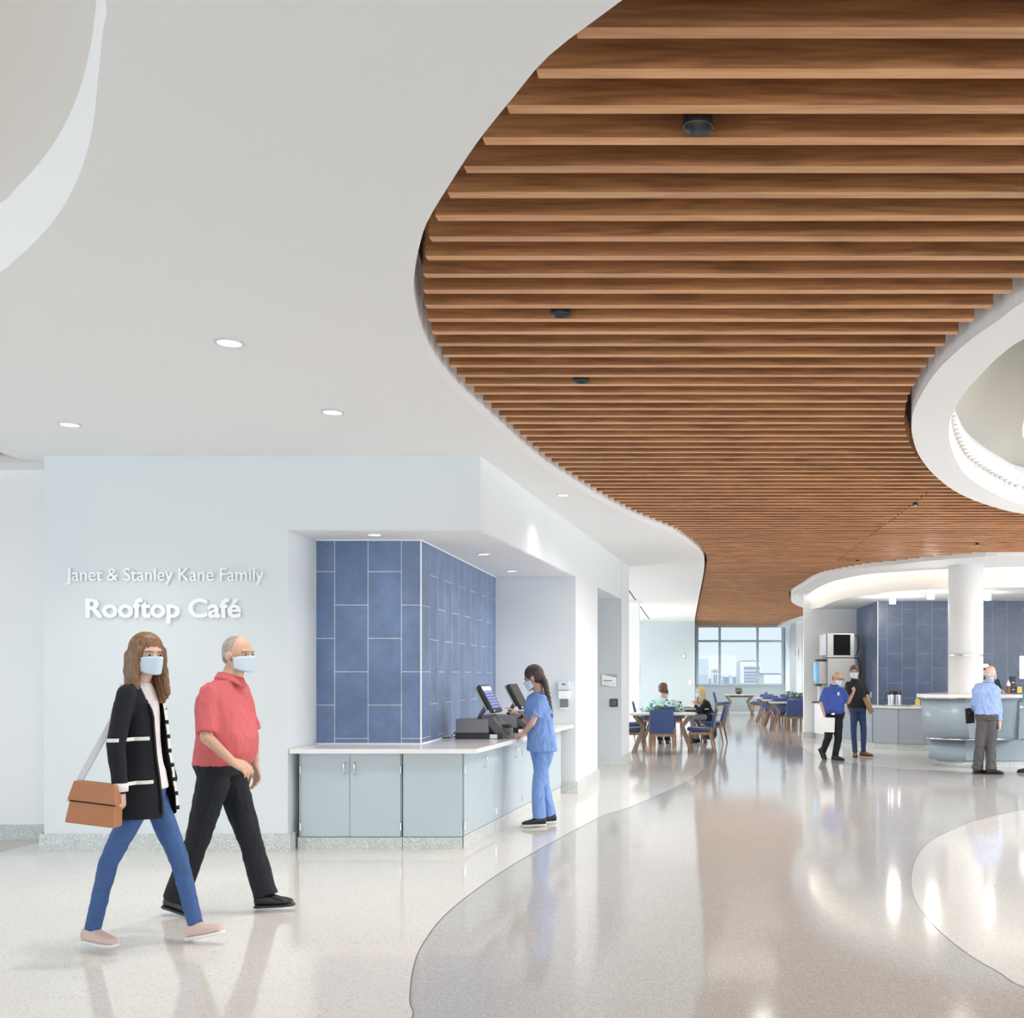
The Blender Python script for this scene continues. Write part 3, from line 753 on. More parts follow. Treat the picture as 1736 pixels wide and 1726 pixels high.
def pendant(x, y, label):
    e = empty('cylinder_light', label, 'ceiling light', (x, y, ZSL - 0.008))
    MB().lathe([(0.0, 0.17), (0.055, 0.17), (0.055, 0.0), (0.050, 0.0), (0.026, 0.055), (0.0, 0.055)], seg=32).build('housing', M['black'], e, smooth=False)
    MB().lathe([(0.0, 0.050), (0.026, 0.050), (0.024, 0.046), (0.0, 0.040)], seg=20).build('lens', mat('bright_lens', (1,1,1), emit=(1.0,0.93,0.82), emit_s=7), e)
    l = bpy.data.lights.new('spot_lamp', 'SPOT'); l.energy = 35; l.spot_size = 2.0; l.spot_blend = 0.9; l.shadow_soft_size = 0.05; l.color = (1.0, 0.92, 0.82)
    o = bpy.data.objects.new('spot_lamp', l); COL.objects.link(o); o.parent = e; o.location = (0, 0, -0.01)
pendant(0.034, 3.684, 'black cylinder spotlight between oak slats, nearest and fully visible')
pendant(-0.693, 5.605, 'black cylinder spotlight between oak slats, second from the camera')
pendant(-0.716, 6.886, 'black cylinder spotlight mostly hidden above the oak slats')
M['ring'] = mat('sprinkler_white', (0.65, 0.65, 0.63), 0.4)
for i, (px, py) in enumerate([(1552,855),(1657,923),(1454,951)]):
    x, y = ceilp(px, py, H2 - 0.02)
    e = empty('sprinkler_head', ['small dark sprinkler head on the slat joint line', 'small dark sprinkler head in the slats above the round column', 'tiny dark sprinkler head left of the servery ceiling edge'][i], 'sprinkler', (x, y, ZSL - 0.03))
    MB().lathe([(0.006, 0.10), (0.006, 0.03), (0.03, 0.025), (0.03, 0.0), (0.024, 0.0), (0.02, 0.02), (0.0, 0.02)], seg=14).build('body', M['black'], e)
    MB().lathe([(0.0, -0.012), (0.012, -0.012), (0.012, 0.002), (0.0, 0.004)], seg=10).build('bulb', M['ring'], e)
# no fittings over the dining room and passage; the spots there are added fill
# ------------------------------------------------------------------ round column
XC, DC = 4.89, 18.2
m = MB(); m.lathe([(0.30, 0.0), (0.30, 1.863), (0.297, 1.866), (0.297, 1.874), (0.30, 1.877), (0.30, ZC)], (XC, DC, 0), 48)
col = m.build('column', M['white'], smooth=False); struct(col)
for p in col.data.polygons: p.use_smooth = abs(p.normal.z) < 0.5 and len(p.vertices) == 4
struct(MB().lathe([(0.299, 1.860), (0.312, 1.862), (0.312, 1.878), (0.299, 1.880)], (XC, DC, 0), 40).build('trim_7', M['chrome']))

# ------------------------------------------------------------------ kitchen lights
M['glow'] = mat('opal_glass_lit', (1, 1, 1), 0.3, emit=(1.0, 0.95, 0.88), emit_s=2.5)
for i, (px, d, lab) in enumerate([(1513, 20.9, 'lit glass cylinder light, leftmost under the servery ceiling'), (1578, 19.6, 'lit glass cylinder light just left of the round column'), (1674, 19.9, 'lit glass cylinder light just right of the round column')]):
    e = empty('servery_light', lab, 'ceiling light', (XD(px, d), d, ZK))
    MB().lathe([(0.068, 0.0), (0.068, -0.055), (0.0, -0.055)], seg=20).build('holder', M['white'], e)
    MB().lathe([(0.066, -0.055), (0.068, -0.065), (0.068, -0.135), (0.064, -0.14), (0.0, -0.14)], seg=20).build('shade', M['glow'], e)
    l = bpy.data.lights.new('servery_lamp', 'POINT'); l.energy = (22, 17, 5)[i]; l.shadow_soft_size = 0.08; l.color = (1.0, 0.95, 0.88)
    o = bpy.data.objects.new('servery_lamp', l); COL.objects.link(o); o.parent = e; o.location = (0, -0.12, -0.22)

# ------------------------------------------------------------------ servery back counter
kc = [(2.99,24.8),(3.30,22.9),(3.50,22.0),(3.78,21.3),(4.20,20.9),(4.9,20.62),(8.0,20.2)]
kin = lambda d: off_open(kc, d)
backc = [(8.0,22.08),(4.04,22.08),(4.04,22.5),(4.04,24.8)]
e = empty('servery_cabinet', 'grey cabinet run curving along the blue tiled servery wall', 'cabinet', (4.5, 21.5, 0))
def rel(mb, name, mm, par, smooth=False):
    o = mb.build(name, mm, None, smooth=smooth, loc=tuple(par.location)); o.parent = par; o.location = (0,0,0); return o
M['lam_dark'] = mat('warm_grey_laminate', (0.36, 0.40, 0.46), 0.4)
rel(MB().prism(kin(0.05) + backc, 0.12, 0.845), 'carcass', M['lam_dark'], e)
rel(MB().prism(kin(0.07) + backc, 0.0, 0.12), 'plinth', M['base'], e)
def face_at(px):
    best = None
    pts = kin(0.05)
    for a, b_ in zip(pts, pts[1:]):
        for k in range(40):
            q = (a[0]+(b_[0]-a[0])*k/40, a[1]+(b_[1]-a[1])*k/40); x = CX + F*q[0]/q[1]
            if best is None or abs(x-px) < best[0]: best = (abs(x-px), q)
    return best[1]
seams = [1376, 1403, 1431, 1480, 1523, 1567, 1611, 1655, 1700, 1745]
for s0, s1 in zip(seams, seams[1:]):
    a = Vector(face_at(s0+0.4)); b_ = Vector(face_at(s1-0.4)); t = (b_-a).normalized(); n = Vector((t.y, -t.x))
    a = a + t*0.004; b_ = b_ - t*0.004
    rel(MB().prism([a, b_, b_ + n*0.02, a + n*0.02], 0.13, 0.838), 'door', M['lam_dark'] if s0 > 1425 else M['white'], e)
o = MB().prism(kc + backc, 0.845, 0.885).build('countertop', M['quartz'])
tag(o, 'white countertop along the blue tiled servery wall', 'countertop')

# ------------------------------------------------------------------ reception desk
def desk_outline(x0, x1, yf, yb, r):
    pts = ([(4.95, yb), (4.45, yb - 0.55)] if yb > 18 else [(x0 + 0.3, yb)]) + [(x0 + 0.12, yf + r + 0.30 if yb > 18 else min(yb - 0.05, yf + r + 0.25))]
    for k in range(25):
        a = math.pi/2 * k/24
        pts.append((x0 + r - r*math.cos(a) , yf + r - r*math.sin(a)))
    return pts + [(x0 + r + 0.03, yf), (x0 + r + 0.06, yf), (x1, yf), (x1, yb)]
de = empty('service_desk', 'pale blue-grey service desk with white top and rounded end around the column', 'counter', (5.5, 17.5, 0))
XL0 = XD(1559, 17.25); XE = XD(1729, 16.7)
def tier(o0, o1, z0, z1, name, mm):
    m = MB(); m.ring([[(p[0], p[1], z0) for p in o0], [(p[0], p[1], z1) for p in o1]], caps=True); o = rel(m, name, mm, de)
    for p in o.data.polygons: p.use_smooth = abs(p.normal.z) < 0.3 and p.area < 0.1
    return o
M['desk'] = mat('pale_blue_grey_panel', (0.31, 0.385, 0.43), 0.3, bump=(250,0.05,0.001))
tier(desk_outline(XL0+0.20, 8.3, 17.02, 17.85, 0.45), desk_outline(XL0+0.20, 8.3, 17.02, 17.85, 0.45), 0.115, 0.46, 'lower_panel', M['desk'])
tier(desk_outline(XL0+0.33, 8.3, 17.06, 17.85, 0.45), desk_outline(XL0+0.33, 8.3, 17.06, 17.85, 0.45), 0.0, 0.115, 'plinth', M['base'])
tier(desk_outline(XL0+0.10, XE, 16.80, 17.85, 0.55), desk_outline(XL0+0.02, XE, 16.74, 17.85, 0.55), 0.49, 1.135, 'upper_panel', M['desk'])
tier(desk_outline(XL0+0.11, XE+0.005, 16.79, 17.85, 0.55), desk_outline(XL0+0.11, XE+0.005, 16.785, 17.85, 0.55), 0.462, 0.49, 'chrome_band', M['chrome'])
tier(desk_outline(XL0+0.005, XE, 16.725, 17.85, 0.55), desk_outline(XL0+0.005, XE, 16.725, 17.85, 0.55), 1.137, 1.157, 'chrome_band', M['chrome'])
rel(MB().box(XE-0.012, XE+0.012, 16.735, 16.80, 0.47, 1.15), 'chrome_trim', M['chrome'], de)
rel(MB().plate([desk_outline(XL0-0.06, XE+0.02, 16.62, 18.95, 0.60), [(XC + 0.302*math.cos(2*math.pi*i/40), DC + 0.302*math.sin(2*math.pi*i/40)) for i in range(40)]], 1.158, 1.212), 'top', M['quartz'], de)
rel(MB().box(XE+0.03, 8.3, 16.98, 18.8, 0.47, 0.98), 'side_panel', M['desk'], de)
rel(MB().box(XE+0.03, 8.3, 16.92, 18.9, 0.98, 1.02), 'side_top', M['quartz'], de)


l = bpy.data.lights.new('servery_fill', 'SPOT'); l.energy = 22; l.spot_size = 2.9; l.spot_blend = 0.5; l.shadow_soft_size = 0.3; l.color = (1.0, 0.97, 0.94)  # unseen lamp added to brighten the servery's left wall
o = bpy.data.objects.new('servery_fill', l); COL.objects.link(o); o.location = (3.6, 23.2, 3.05)
# ------------------------------------------------------------------ countertop equipment
M['dkgrey'] = mat('charcoal_plastic', (0.10, 0.10, 0.105), 0.4)
M['midgrey'] = mat('grey_plastic', (0.22, 0.22, 0.23), 0.35)
M['paper'] = mat('white_paper', (0.85, 0.86, 0.87), 0.6)
def screen_mat():
    m = bpy.data.materials.new('till_screen'); m.use_nodes = True; nt = m.node_tree; b = nt.nodes['Principled BSDF']; L = nt.links
    tc = nt.nodes.new('ShaderNodeTexCoord'); br = nt.nodes.new('ShaderNodeTexBrick'); br.offset = 0.0
    br.inputs['Scale'].default_value = 1; br.inputs['Brick Width'].default_value = 0.042; br.inputs['Row Height'].default_value = 0.033; br.inputs['Mortar Size'].default_value = 0.0022
    br.inputs['Color1'].default_value = (0.035, 0.065, 0.26, 1); br.inputs['Color2'].default_value = (0.055, 0.09, 0.33, 1); br.inputs['Mortar'].default_value = (0.45, 0.5, 0.65, 1)
    L.new(tc.outputs['Object'], br.inputs['Vector'])
    sp = nt.nodes.new('ShaderNodeSeparateXYZ'); L.new(tc.outputs['Object'], sp.inputs[0])
    gt = nt.nodes.new('ShaderNodeMath'); gt.operation = 'GREATER_THAN'; gt.inputs[1].default_value = 0.085; L.new(sp.outputs[1], gt.inputs[0])
    mx = nt.nodes.new('ShaderNodeMix'); mx.data_type = 'RGBA'; mx.inputs['B'].default_value = (0.55, 0.58, 0.72, 1)
    L.new(gt.outputs[0], mx.inputs['Factor']); L.new(br.outputs['Color'], mx.inputs['A'])
    L.new(mx.outputs['Result'], b.inputs['Base Color']); L.new(mx.outputs['Result'], b.inputs['Emission Color']); b.inputs['Emission Strength'].default_value = 0.55
    b.inputs['Roughness'].default_value = 0.2
    return m
M['screen'] = screen_mat()
def till(x, y, rz, label, lit):
    """local: +x is the screen's face direction, y across"""
    e = empty('cash_register', label, 'cash register', (x, y, ZT1), rz)
    MB().box(-0.36, 0.12, -0.17, 0.17, 0.0, 0.055, bev=0.006).build('base', M['black'], e)
    MB().box(-0.355, -0.02, -0.155, 0.155, 0.056, 0.20, bev=0.008).build('printer', M['midgrey'], e)
    m = MB(); m.ring([[(-0.10, -0.15, 0.235), (0.0, -0.15, 0.235), (0.0, 0.15, 0.235), (-0.10, 0.15, 0.235)], [(0.10, -0.16, 0.0), (0.20, -0.16, 0.0), (0.20, 0.16, 0.0), (0.10, 0.16, 0.0)]], caps=True)
    m.build('stand', M['dkgrey'], e)
    MB().box(0.03, 0.11, -0.06, 0.06, 0.06, 0.16, M=Matrix.Translation((0.055, 0.04, -0.02)), bev=0.006).build('card_reader', M['black'], e)
    MB().box(0.10, 0.18, -0.05, 0.07, 0.02, 0.10, bev=0.004).build('receipt_slot', M['midgrey'], e)
    # tilted monitor: local frame of the panel: x across, y up, z out
    tilt = math.radians(62)
    R = Matrix.Translation((-0.045, 0, 0.40)) @ Matrix.Rotation(R90, 4, 'Z') @ Matrix.Rotation(tilt, 4, 'X')
    mon = MB().box(-0.185, 0.185, -0.155, 0.155, -0.018, 0.018, bev=0.005).build('monitor', M['black'], e); mon.matrix_local = R
    scn = MB().box(-0.165, 0.165, -0.118, 0.135, 0.0185, 0.0195).build('screen', M['screen'] if lit else M['black'], mon)
    MB().box(-0.16, -0.12, -0.150, -0.135, 0.0185, 0.0195).build('sticker', M['paper'], mon)
    bk = MB().box(-0.17, 0.17, -0.10, 0.16, -0.05, -0.034, bev=0.003).build('customer_display', mat('pewter_plastic', (0.42, 0.43, 0.38), 0.3), mon)
    m = MB(); m.tube([(-0.16, 0, 0.20), (-0.10, 0, 0.30), (-0.05, 0, 0.36)], 0.022); m.build('arm', M['midgrey'], e, smooth=True)
    m = MB(); pts = [(-0.36, -0.10, 0.03), (-0.42, -0.13, 0.008), (-0.50, -0.08, 0.006), (-0.55, -0.14, 0.006), (-0.47, -0.17, 0.006), (-0.40, -0.10, 0.03), (-0.35, -0.06, 0.11)]
    m.tube([(p[0], p[1], p[2]) for p in pts], 0.005, 6); m.build('cable', M['black'], e, smooth=True)
    MB().box(0.0, 0.075, -0.173, -0.171, 0.004, 0.045).build('sticker', M['paper'], e)
    return e
till(XD(838, 10.55), 10.55, math.radians(-4), 'touchscreen cash register with a lit blue screen on the white countertop', True)
till(XD(885, 11.55), 11.55, math.radians(-4), 'second cash register, dark screen, half hidden behind the nurse', False)

# soap dispenser on the niche's back wall
e = empty('soap_dispenser', 'white wall-mounted soap dispenser with a clear top by the counter end', 'dispenser', (XD(956, 13.3), 13.355, HC))
zz = lambda py, d=13.3: -(py - CY) * d / F
MB().box(-0.073, 0.073, -0.09, 0.0, zz(1170), zz(1155), bev=0.006).build('clear_top', mat('clear_plastic', (0.62, 0.68, 0.72), 0.12), e)
MB().box(-0.069, 0.069, -0.10, 0.0, zz(1185), zz(1171), bev=0.010).build('body', mat('gloss_white', (0.88, 0.87, 0.88), 0.25), e)
MB().box(-0.050, 0.050, -0.02, 0.0, zz(1200), zz(1185.5), bev=0.002).build('back_plate', M['midgrey'], e)
MB().box(-0.056, 0.056, -0.075, 0.0, zz(1202), zz(1199.8), bev=0.003).build('drip_tray', M['paper'], e)
MB().box(-0.022, 0.022, -0.0925, -0.0905, zz(1161.4), zz(1158.8)).build('badge', M['dkgrey'], e)
# room sign and reader in the alcove
d = 17.395
e = empty('door_sign', 'white room sign plate with grey corner in the grey alcove', 'sign', (XD(1033, d), d, HC - (1154-CY)*d/F))
x0, x1 = XD(1020.5, d)-XD(1033, d), XD(1046, d)-XD(1033, d); z0, z1 = -(1163-1154)*d/F, (1154-1143.5)*d/F
MB().box(x0, x1, -0.010, 0.0, z0, z1).build('plate', mat('pewter_plate', (0.35, 0.38, 0.42), 0.35, 0.3), e)
m = MB(); 
for q in ([(x0,z1),(x0,z0+0.015),(x1-0.01,z0-0.012),(x1-0.01,z0+0.14),],):
    m.ring([[(p[0], -0.012, p[1]) for p in q], [(p[0], -0.016, p[1]) for p in q]], caps=True)
m.build('panel', M['paper'], e)
MB().box(x0+0.03, x0+0.17, -0.0175, -0.0162, 0.022-0.03, 0.036-0.03).build('text_line', M['dkgrey'], e)
MB().box(x0+0.03, x1-0.03, -0.0175, -0.0162, -0.052, -0.048).build('text_line', M['midgrey'], e)
e = empty('card_reader', 'small black card reader below the room sign in the alcove', 'reader', (XD(1041, d), d, HC - (1191.5-CY)*d/F))
MB().box(-0.065, 0.065, -0.03, 0.0, -0.065, 0.065, bev=0.006).build('housing', M['black'], e)
MB().box(-0.045, 0.045, -0.032, -0.0302, -0.045, 0.045).build('lens', M['dkgrey'], e)
# outlet plate on the slanting wall, thermostat on the teal wall, strobes
def plate(name, label, cat, px, py, dd, w, h, mm, parts=()):
    e = empty(name, label, cat, (XD(px, dd), dd, HC - (py-CY)*dd/F))
    MB().box(-w/2, w/2, -0.018, 0.0, -h/2, h/2, bev=0.004).build('plate', mm, e)
    MB().box(-w*0.28, w*0.28, -0.022, -0.0182, -h*0.28, h*0.28).build('insert', M['chrome'] if cat != 'thermostat' else M['paper'], e)
plate('fire_alarm', 'small square red-grey alarm unit high on the teal dining wall', 'alarm', 1159, 1112.5, 37.5, 0.15, 0.15, mat('dusty_rose', (0.55, 0.45, 0.46), 0.5))
plate('wall_switch', 'pale switch plate low on the teal dining wall behind the blonde woman', 'switch', 1170, 1157, 37.5, 0.10, 0.16, M['white'])
e = empty('wall_speaker', 'slim grey signal unit on the white pier right of the dining window', 'speaker', (3.975, 37.4, HC - (1106.5-CY)*37.0/F))
MB().box(-0.06, 0.0, -0.12, 0.12, -0.14, 0.14, bev=0.01).build('housing', M['chrome'], e); MB().box(-0.075, -0.062, -0.06, 0.10, -0.10, 0.10).build('grille', M['dkgrey'], e)
for i, (z, lab) in enumerate([(1.62, 'thin grey device on the edge of the white dining stub wall, upper one'), (1.35, 'thin grey device on the edge of the white dining stub wall, lower one')]):
    o = MB().box(-1.302, -1.275, 27.42, 27.56, z - 0.13/(i+1), z + 0.13/(i+1), bev=0.004).build('wall_device', M['trimw']); tag(o, lab, 'wall device')

# ------------------------------------------------------------------ dining tables and chairs
M['tabletop'] = mat('pale_tabletop', (0.70, 0.70, 0.68), 0.16)
M['tleg'] = wood_mat('greyed_oak', (0.17, 0.115, 0.08), (0.30, 0.215, 0.155), 2, 1.0, 0.4)
M['cleg'] = wood_mat('walnut_leg', (0.23, 0.13, 0.075), (0.40, 0.245, 0.15), 2, 1.0, 0.4)
M['blue'] = mat('navy_blue_upholstery', (0.032, 0.062, 0.19), 0.55, var=0.12, vscale=40, sheen=0.2)
def table(x, y, w, dpt, label, group, rz=0.0):
    e = empty('dining_table', label, 'table', (x, y, 0), rz, group)
    H = 0.775
    m = MB(); m.ring([[(-w/2+0.03,-dpt/2+0.03,H-0.035),(w/2-0.03,-dpt/2+0.03,H-0.035),(w/2-0.03,dpt/2-0.03,H-0.035),(-w/2+0.03,dpt/2-0.03,H-0.035)],
        [(-w/2,-dpt/2,H-0.014),(w/2,-dpt/2,H-0.014),(w/2,dpt/2,H-0.014),(-w/2,dpt/2,H-0.014)], [(-w/2,-dpt/2,H),(w/2,-dpt/2,H),(w/2,dpt/2,H),(-w/2,dpt/2,H)]], caps=True)
    m.build('tabletop', M['tabletop'], e)
    first = None
    for sx in (-1, 1):
        for sy in (-1, 1):
            yy = sy * dpt * 0.27
            m = MB(); kx = sx * (w/2 - 0.25)
            m.beam((sx*(w/2-0.08), yy, H-0.036), (kx - sx*0.02, yy, 0.50), 0.07, 0.055, up=(0,1,0))
            m.beam((kx - sx*0.02 , yy, 0.53), (sx*(w/2-0.06), yy*1.35, 0.0), 0.075, 0.06, up=(0,1,0))
            m.build('leg', M['tleg'], e)
    m = MB(); m.box(-w/2+0.2, w/2-0.2, -0.03, 0.03, H-0.10, H-0.036); m.box(-w/2+0.22,-w/2+0.28,-dpt*0.27,dpt*0.27,H-0.10,H-0.036); m.box(w/2-0.28,w/2-0.22,-dpt*0.27,dpt*0.27,H-0.10,H-0.036)
    m.build('apron', M['tleg'], e)
    return e
def soft_box(name, mm, par, pts0, pts1, bev):
    m = MB(); m.ring([pts0, pts1], caps=True)
    es = list(m.b.edges); bmesh.ops.bevel(m.b, geom=es, offset=bev, segments=3, profile=0.5, affect='EDGES')
    return m.build(name, mm, par, smooth=True)
def make_chair():
    """faces +y; origin on the floor under the seat's centre"""
    e = empty('dining_chair', '', 'chair', (0,0,0))
    w = 0.235
    soft_box('seat', M['blue'], e, [(-w,-0.22,0.41),(w,-0.22,0.41),(w,0.25,0.43),(-w,0.25,0.43)], [(-w,-0.22,0.475),(w,-0.22,0.475),(w,0.25,0.50),(-w,0.25,0.50)], 0.02)
    soft_box('backrest', M['blue'], e, [(-w,-0.24,0.40),(w,-0.24,0.40),(w,-0.18,0.44),(-w,-0.18,0.44)], [(-w+0.01,-0.335,0.86),(w-0.01,-0.335,0.86),(w-0.01,-0.29,0.86),(-w+0.01,-0.29,0.86)], 0.018)
    m = MB(); m.box(-0.215, 0.215, -0.21, 0.22, 0.352, 0.408); m.build('seat_frame', M['cleg'], e)
    for sx in (-1, 1):
        m = MB(); m.beam((sx*0.225, -0.235, 0.50), (sx*0.222, -0.20, 0.36), 0.04, 0.028, up=(1,0,0)); m.beam((sx*0.222, -0.20, 0.385), (sx*0.235, -0.275, 0.0), 0.045, 0.045, up=(1,0,0), w2=0.026, h2=0.026); m.build('leg', M['cleg'], e)
        m = MB(); m.beam((sx*0.20, 0.20, 0.40), (sx*0.215, 0.225, 0.0), 0.042, 0.042, up=(1,0,0), w2=0.026, h2=0.026); m.build('leg', M['cleg'], e)
    return e
chair0 = make_chair(); used = [False]
def chair(x, y, rz, label, group):
    c = chair0 if not used[0] else copy_tree(chair0)
    used[0] = True
    c.location = (x, y, 0); c.rotation_euler = (0, 0, rz); c['label'] = label; c['group'] = group
    return c
G1 = 'blue chairs at the two near dining tables'
xt = XD(1124, 20.3)
table(xt, 20.3, 1.27, 0.95, 'near dining table with a small plant, beside the alcove corner', 'near dining tables')
table(XD(1143, 23.4), 23.4, 1.55, 0.95, 'dining table in front of the seated woman in green print', 'near dining tables')
chair(XD(1122, 19.75), 19.80, 0.0, 'blue chair with its back to the camera at the near dining table', G1)
chair(XD(1127, 21.9), 21.85, 0.0, 'blue chair that the woman in green print sits on', G1)
chair(XD(1190, 20.35)-0.02, 20.35, R90*0.93, 'blue chair facing left at the right side of the near dining table', G1)
chair(XD(1209, 23.1), 23.1, R90*0.85, 'blue chair that the blonde woman sits on', G1)
chair(XD(1073, 20.4), 20.35, -R90*0.95, 'blue chair at the left side of the near table, partly behind the wall', G1)
chair(XD(1075, 22.2), 22.6, -R90*0.95, 'blue chair behind the near left one, partly behind the wall', G1)
chair(XD(1094, 25.6), 25.6, -R90*0.95, 'blue chair tilted away at the left end of the second dining table', G1)
chair(XD(1140, 25.3), 25.3, math.pi, 'blue chair seen past the shoulder of the woman in green print', G1)
# far table under the window
table(XD(1253, 38.3), 38.3, 1.15, 1.0, 'dining table under the window with a round glass planter', 'far dining tables')
G2 = 'blue chairs under the window'
chair(XD(1224, 38.3), 38.3, -R90*0.95, 'dark blue chair at the left side of the table under the window', G2)
chair(XD(1283, 38.0), 38.0, R90*0.95, 'dark blue chair at the right side of the table under the window', G2)
chair(XD(1288, 39.0), 39.4, R90*0.95, 'blue chair farthest back beside the window table', G2)
G3 = 'blue chairs in the right-hand dining row'
for i, (d, xx) in enumerate([(28.1, 2.20), (30.5, 2.17), (33.2, 2.14)]):
    table(xx + 0.95, d, 1.9, 0.85, ['nearest white-topped table of the right-hand dining row', 'middle white-topped table of the right-hand dining row', 'farthest white-topped table of the right-hand dining row'][i], 'right-hand dining row tables')
rows = [(27.55, 2.83, 'blue chair backed to the camera nearest the servery wall'), (27.6, 3.45, 'blue chair mostly behind the servery wall edge'),
        (28.9, 2.60, 'blue chair between the first and second tables, left one'), (28.95, 3.22, 'blue chair between the first and second tables, right one'),
        (29.95, 2.62, 'blue chair tucked at the near side of the second table, left one'), (29.95, 3.25, 'blue chair tucked at the near side of the second table, right one'),
        (31.5, 2.55, 'blue chair between the second and third tables, left one'), (31.5, 3.2, 'blue chair between the second and third tables, right one'),
        (32.6, 2.55, 'blue chair at the near side of the third table, left one'), (32.6, 3.2, 'blue chair at the near side of the third table, right one'),
        (34.2, 2.62, 'blue chair beyond the third table, left one'), (34.2, 3.3, 'blue chair beyond the third table, right one')]
for i, (d, x, lab) in enumerate(rows):
    chair(x, d, 0.0 if i in (0, 1, 4, 5, 8, 9) else math.pi, lab, G3)
# plants
M['leafg'] = mat('succulent_green', (0.16, 0.24, 0.13), 0.5, var=0.4, vscale=60)
M['soil'] = mat('dark_pebbles', (0.06, 0.05, 0.05), 0.8)
M['bowl'] = mat('clear_glass_bowl', (0.92, 0.96, 0.97), 0.02, trans=0.9, alpha=0.35)
def planter(x, y, z, r, label, glass=True, group=None):
    e = empty('table_planter', label, 'plant', (x, y, z), 0, group)
    if glass:
        pr = [(0.0, 0.0)] + [(r*math.sin(a), r*1.0 - r*math.cos(a)) for a in [math.radians(t) for t in range(25, 142, 9)]]
        MB().lathe([(0.001, 0.001)] + pr[1:], seg=20).build('bowl', M['bowl'], e, smooth=True)
    pr = [(0.001, 0.004)] + [(r*0.93*math.sin(a), r*0.96 - r*0.93*math.cos(a)) for a in [math.radians(t) for t in (20, 35, 50, 65, 80)]] + [(0.001, r*0.9)]
    MB().lathe(pr, seg=16).build('soil', M['soil'], e, smooth=True)
    m = MB(); rnd = random.Random(int(x*100))
    for k in range(34):
        a = rnd.uniform(0, 6.283); rr = rnd.uniform(0, r*0.75); px_, py_ = rr*math.cos(a), rr*math.sin(a)
        h = rnd.uniform(0.4, 1.0)*r; dx, dy = math.cos(a)*h*0.5, math.sin(a)*h*0.5
        z0_ = r*0.85; wl = r*0.16
        p0 = Vector((px_, py_, z0_)); p2 = Vector((px_+dx, py_+dy, z0_+h)); md = (p0+p2)/2 + Vector((0,0,h*0.15)); s_ = Vector((-math.sin(a), math.cos(a), 0))*wl
        m.ring([[p0+s_*0.2, p0-s_*0.2, p0-s_*0.2+Vector((0,0,.003))], [md+s_, md-s_, md+Vector((0,0,.012))], [p2+s_*.1, p2-s_*.1, p2+Vector((0,0,.003))]], caps=True)
    m.build('foliage', M['leafg'], e)
planter(XD(1252.5, 38.3), 38.3, 0.776, 0.145, 'round glass planter with succulents on the table under the window')
planter(XD(1116, 20.3), 20.25, 0.776, 0.085, 'small green succulent planter on the near dining table', glass=False)
planter(XD(1346, 30.4), 30.5, 0.776, 0.13, 'round glass planter on the right-hand dining row, left one')
planter(XD(1357, 30.4), 30.6, 0.776, 0.12, 'round glass planter half hidden by the servery wall edge')
planter(XD(1338, 33), 33.2, 0.776, 0.12, 'glass planter on the farthest table of the right-hand dining row')

# ------------------------------------------------------------------ servery equipment
ZQ = 0.886
d = 23.6
e = empty('ice_machine', 'stainless steel ice machine head with dark louvred side on top of its dispenser', 'ice machine', (XD(1425, d), d, 0))
zf = lambda py, dd=d: HC - (py - CY)*dd/F
hx0, hx1 = XD(1402, d)-XD(1425, d), XD(1449, d)-XD(1425, d)
MB().box(hx0, hx1, 0, 0.85, zf(1115), zf(1074), bev=0.008).build('head', M['steel'], e)
lv = MB().box(XD(1413,d)-XD(1425,d), XD(1441.5,d)-XD(1425,d), -0.006, 0.0, zf(1111), zf(1076)).build('louvre', mat('matt_black_louvre', (0.008,0.009,0.011), 0.8, spec=0.2), e)
m = MB()
for k in range(14): 
    z = zf(1111) + (zf(1076)-zf(1111))*(k+0.5)/14; m.box(XD(1413.6,d)-XD(1425,d), XD(1441,d)-XD(1425,d), -0.010, -0.0062, z-0.008, z+0.006)
m.build('slat', mat('dark_slat', (0.010,0.011,0.013), 0.7, spec=0.2), e)
MB().box(hx0+0.02, hx1+0.02, 0.03, 0.88, ZQ+0.002, zf(1115.6), bev=0.008).build('dispenser', M['steel'], e)
MB().box(XD(1396.5,d)-XD(1425,d), hx0-0.001, 0.05, 0.8, zf(1111), zf(1075), bev=0.005).build('front_cover', M['trimw'], e)
m = MB()
for k, off in enumerate([0.0, 0.03]):
    m.tube([(hx1-0.02, 0.1+off, zf(1076)), (hx1+0.07+off, 0.1, zf(1079)), (hx1+0.10+off, 0.1, zf(1095)), (hx1+0.05, 0.1, zf(1110)), (hx1+0.0, 0.12, zf(1114))], 0.008)
m.tube([(hx1-0.02, 0.0, zf(1115.5)), (hx1+0.07, 0.02, zf(1116)), (hx1+0.13, 0.03, zf(1124)), (hx1+0.13, 0.03, zf(1150))], 0.017)
m.build('hose', M['black'], e, smooth=True)
d = 24.0
e = empty('soda_dispenser', 'silver soda dispenser with a bright blue picture panel on the side counter', 'drinks dispenser', (XD(1392, d), d - 0.15, 0))
xx = lambda px: XD(px, d) - XD(1392, d)
MB().box(xx(1386), xx(1401), 0, 0.42, zf(1160, d), zf(1121, d), bev=0.012).build('body', M['steel'], e)
MB().box(xx(1383), xx(1400), 0.02, 0.40, zf(1121, d)+0.001, zf(1118, d), bev=0.006).build('top_cap', M['black'], e)
def disp_mat():
    m = mat('blue_picture_panel', (0.12, 0.4, 0.8), 0.3, var=0.5, vscale=9); b = m.node_tree.nodes['Principled BSDF']
    b.inputs['Emission Color'].default_value = (0.25, 0.6, 1.0, 1); b.inputs['Emission Strength'].default_value = 0.35; return m
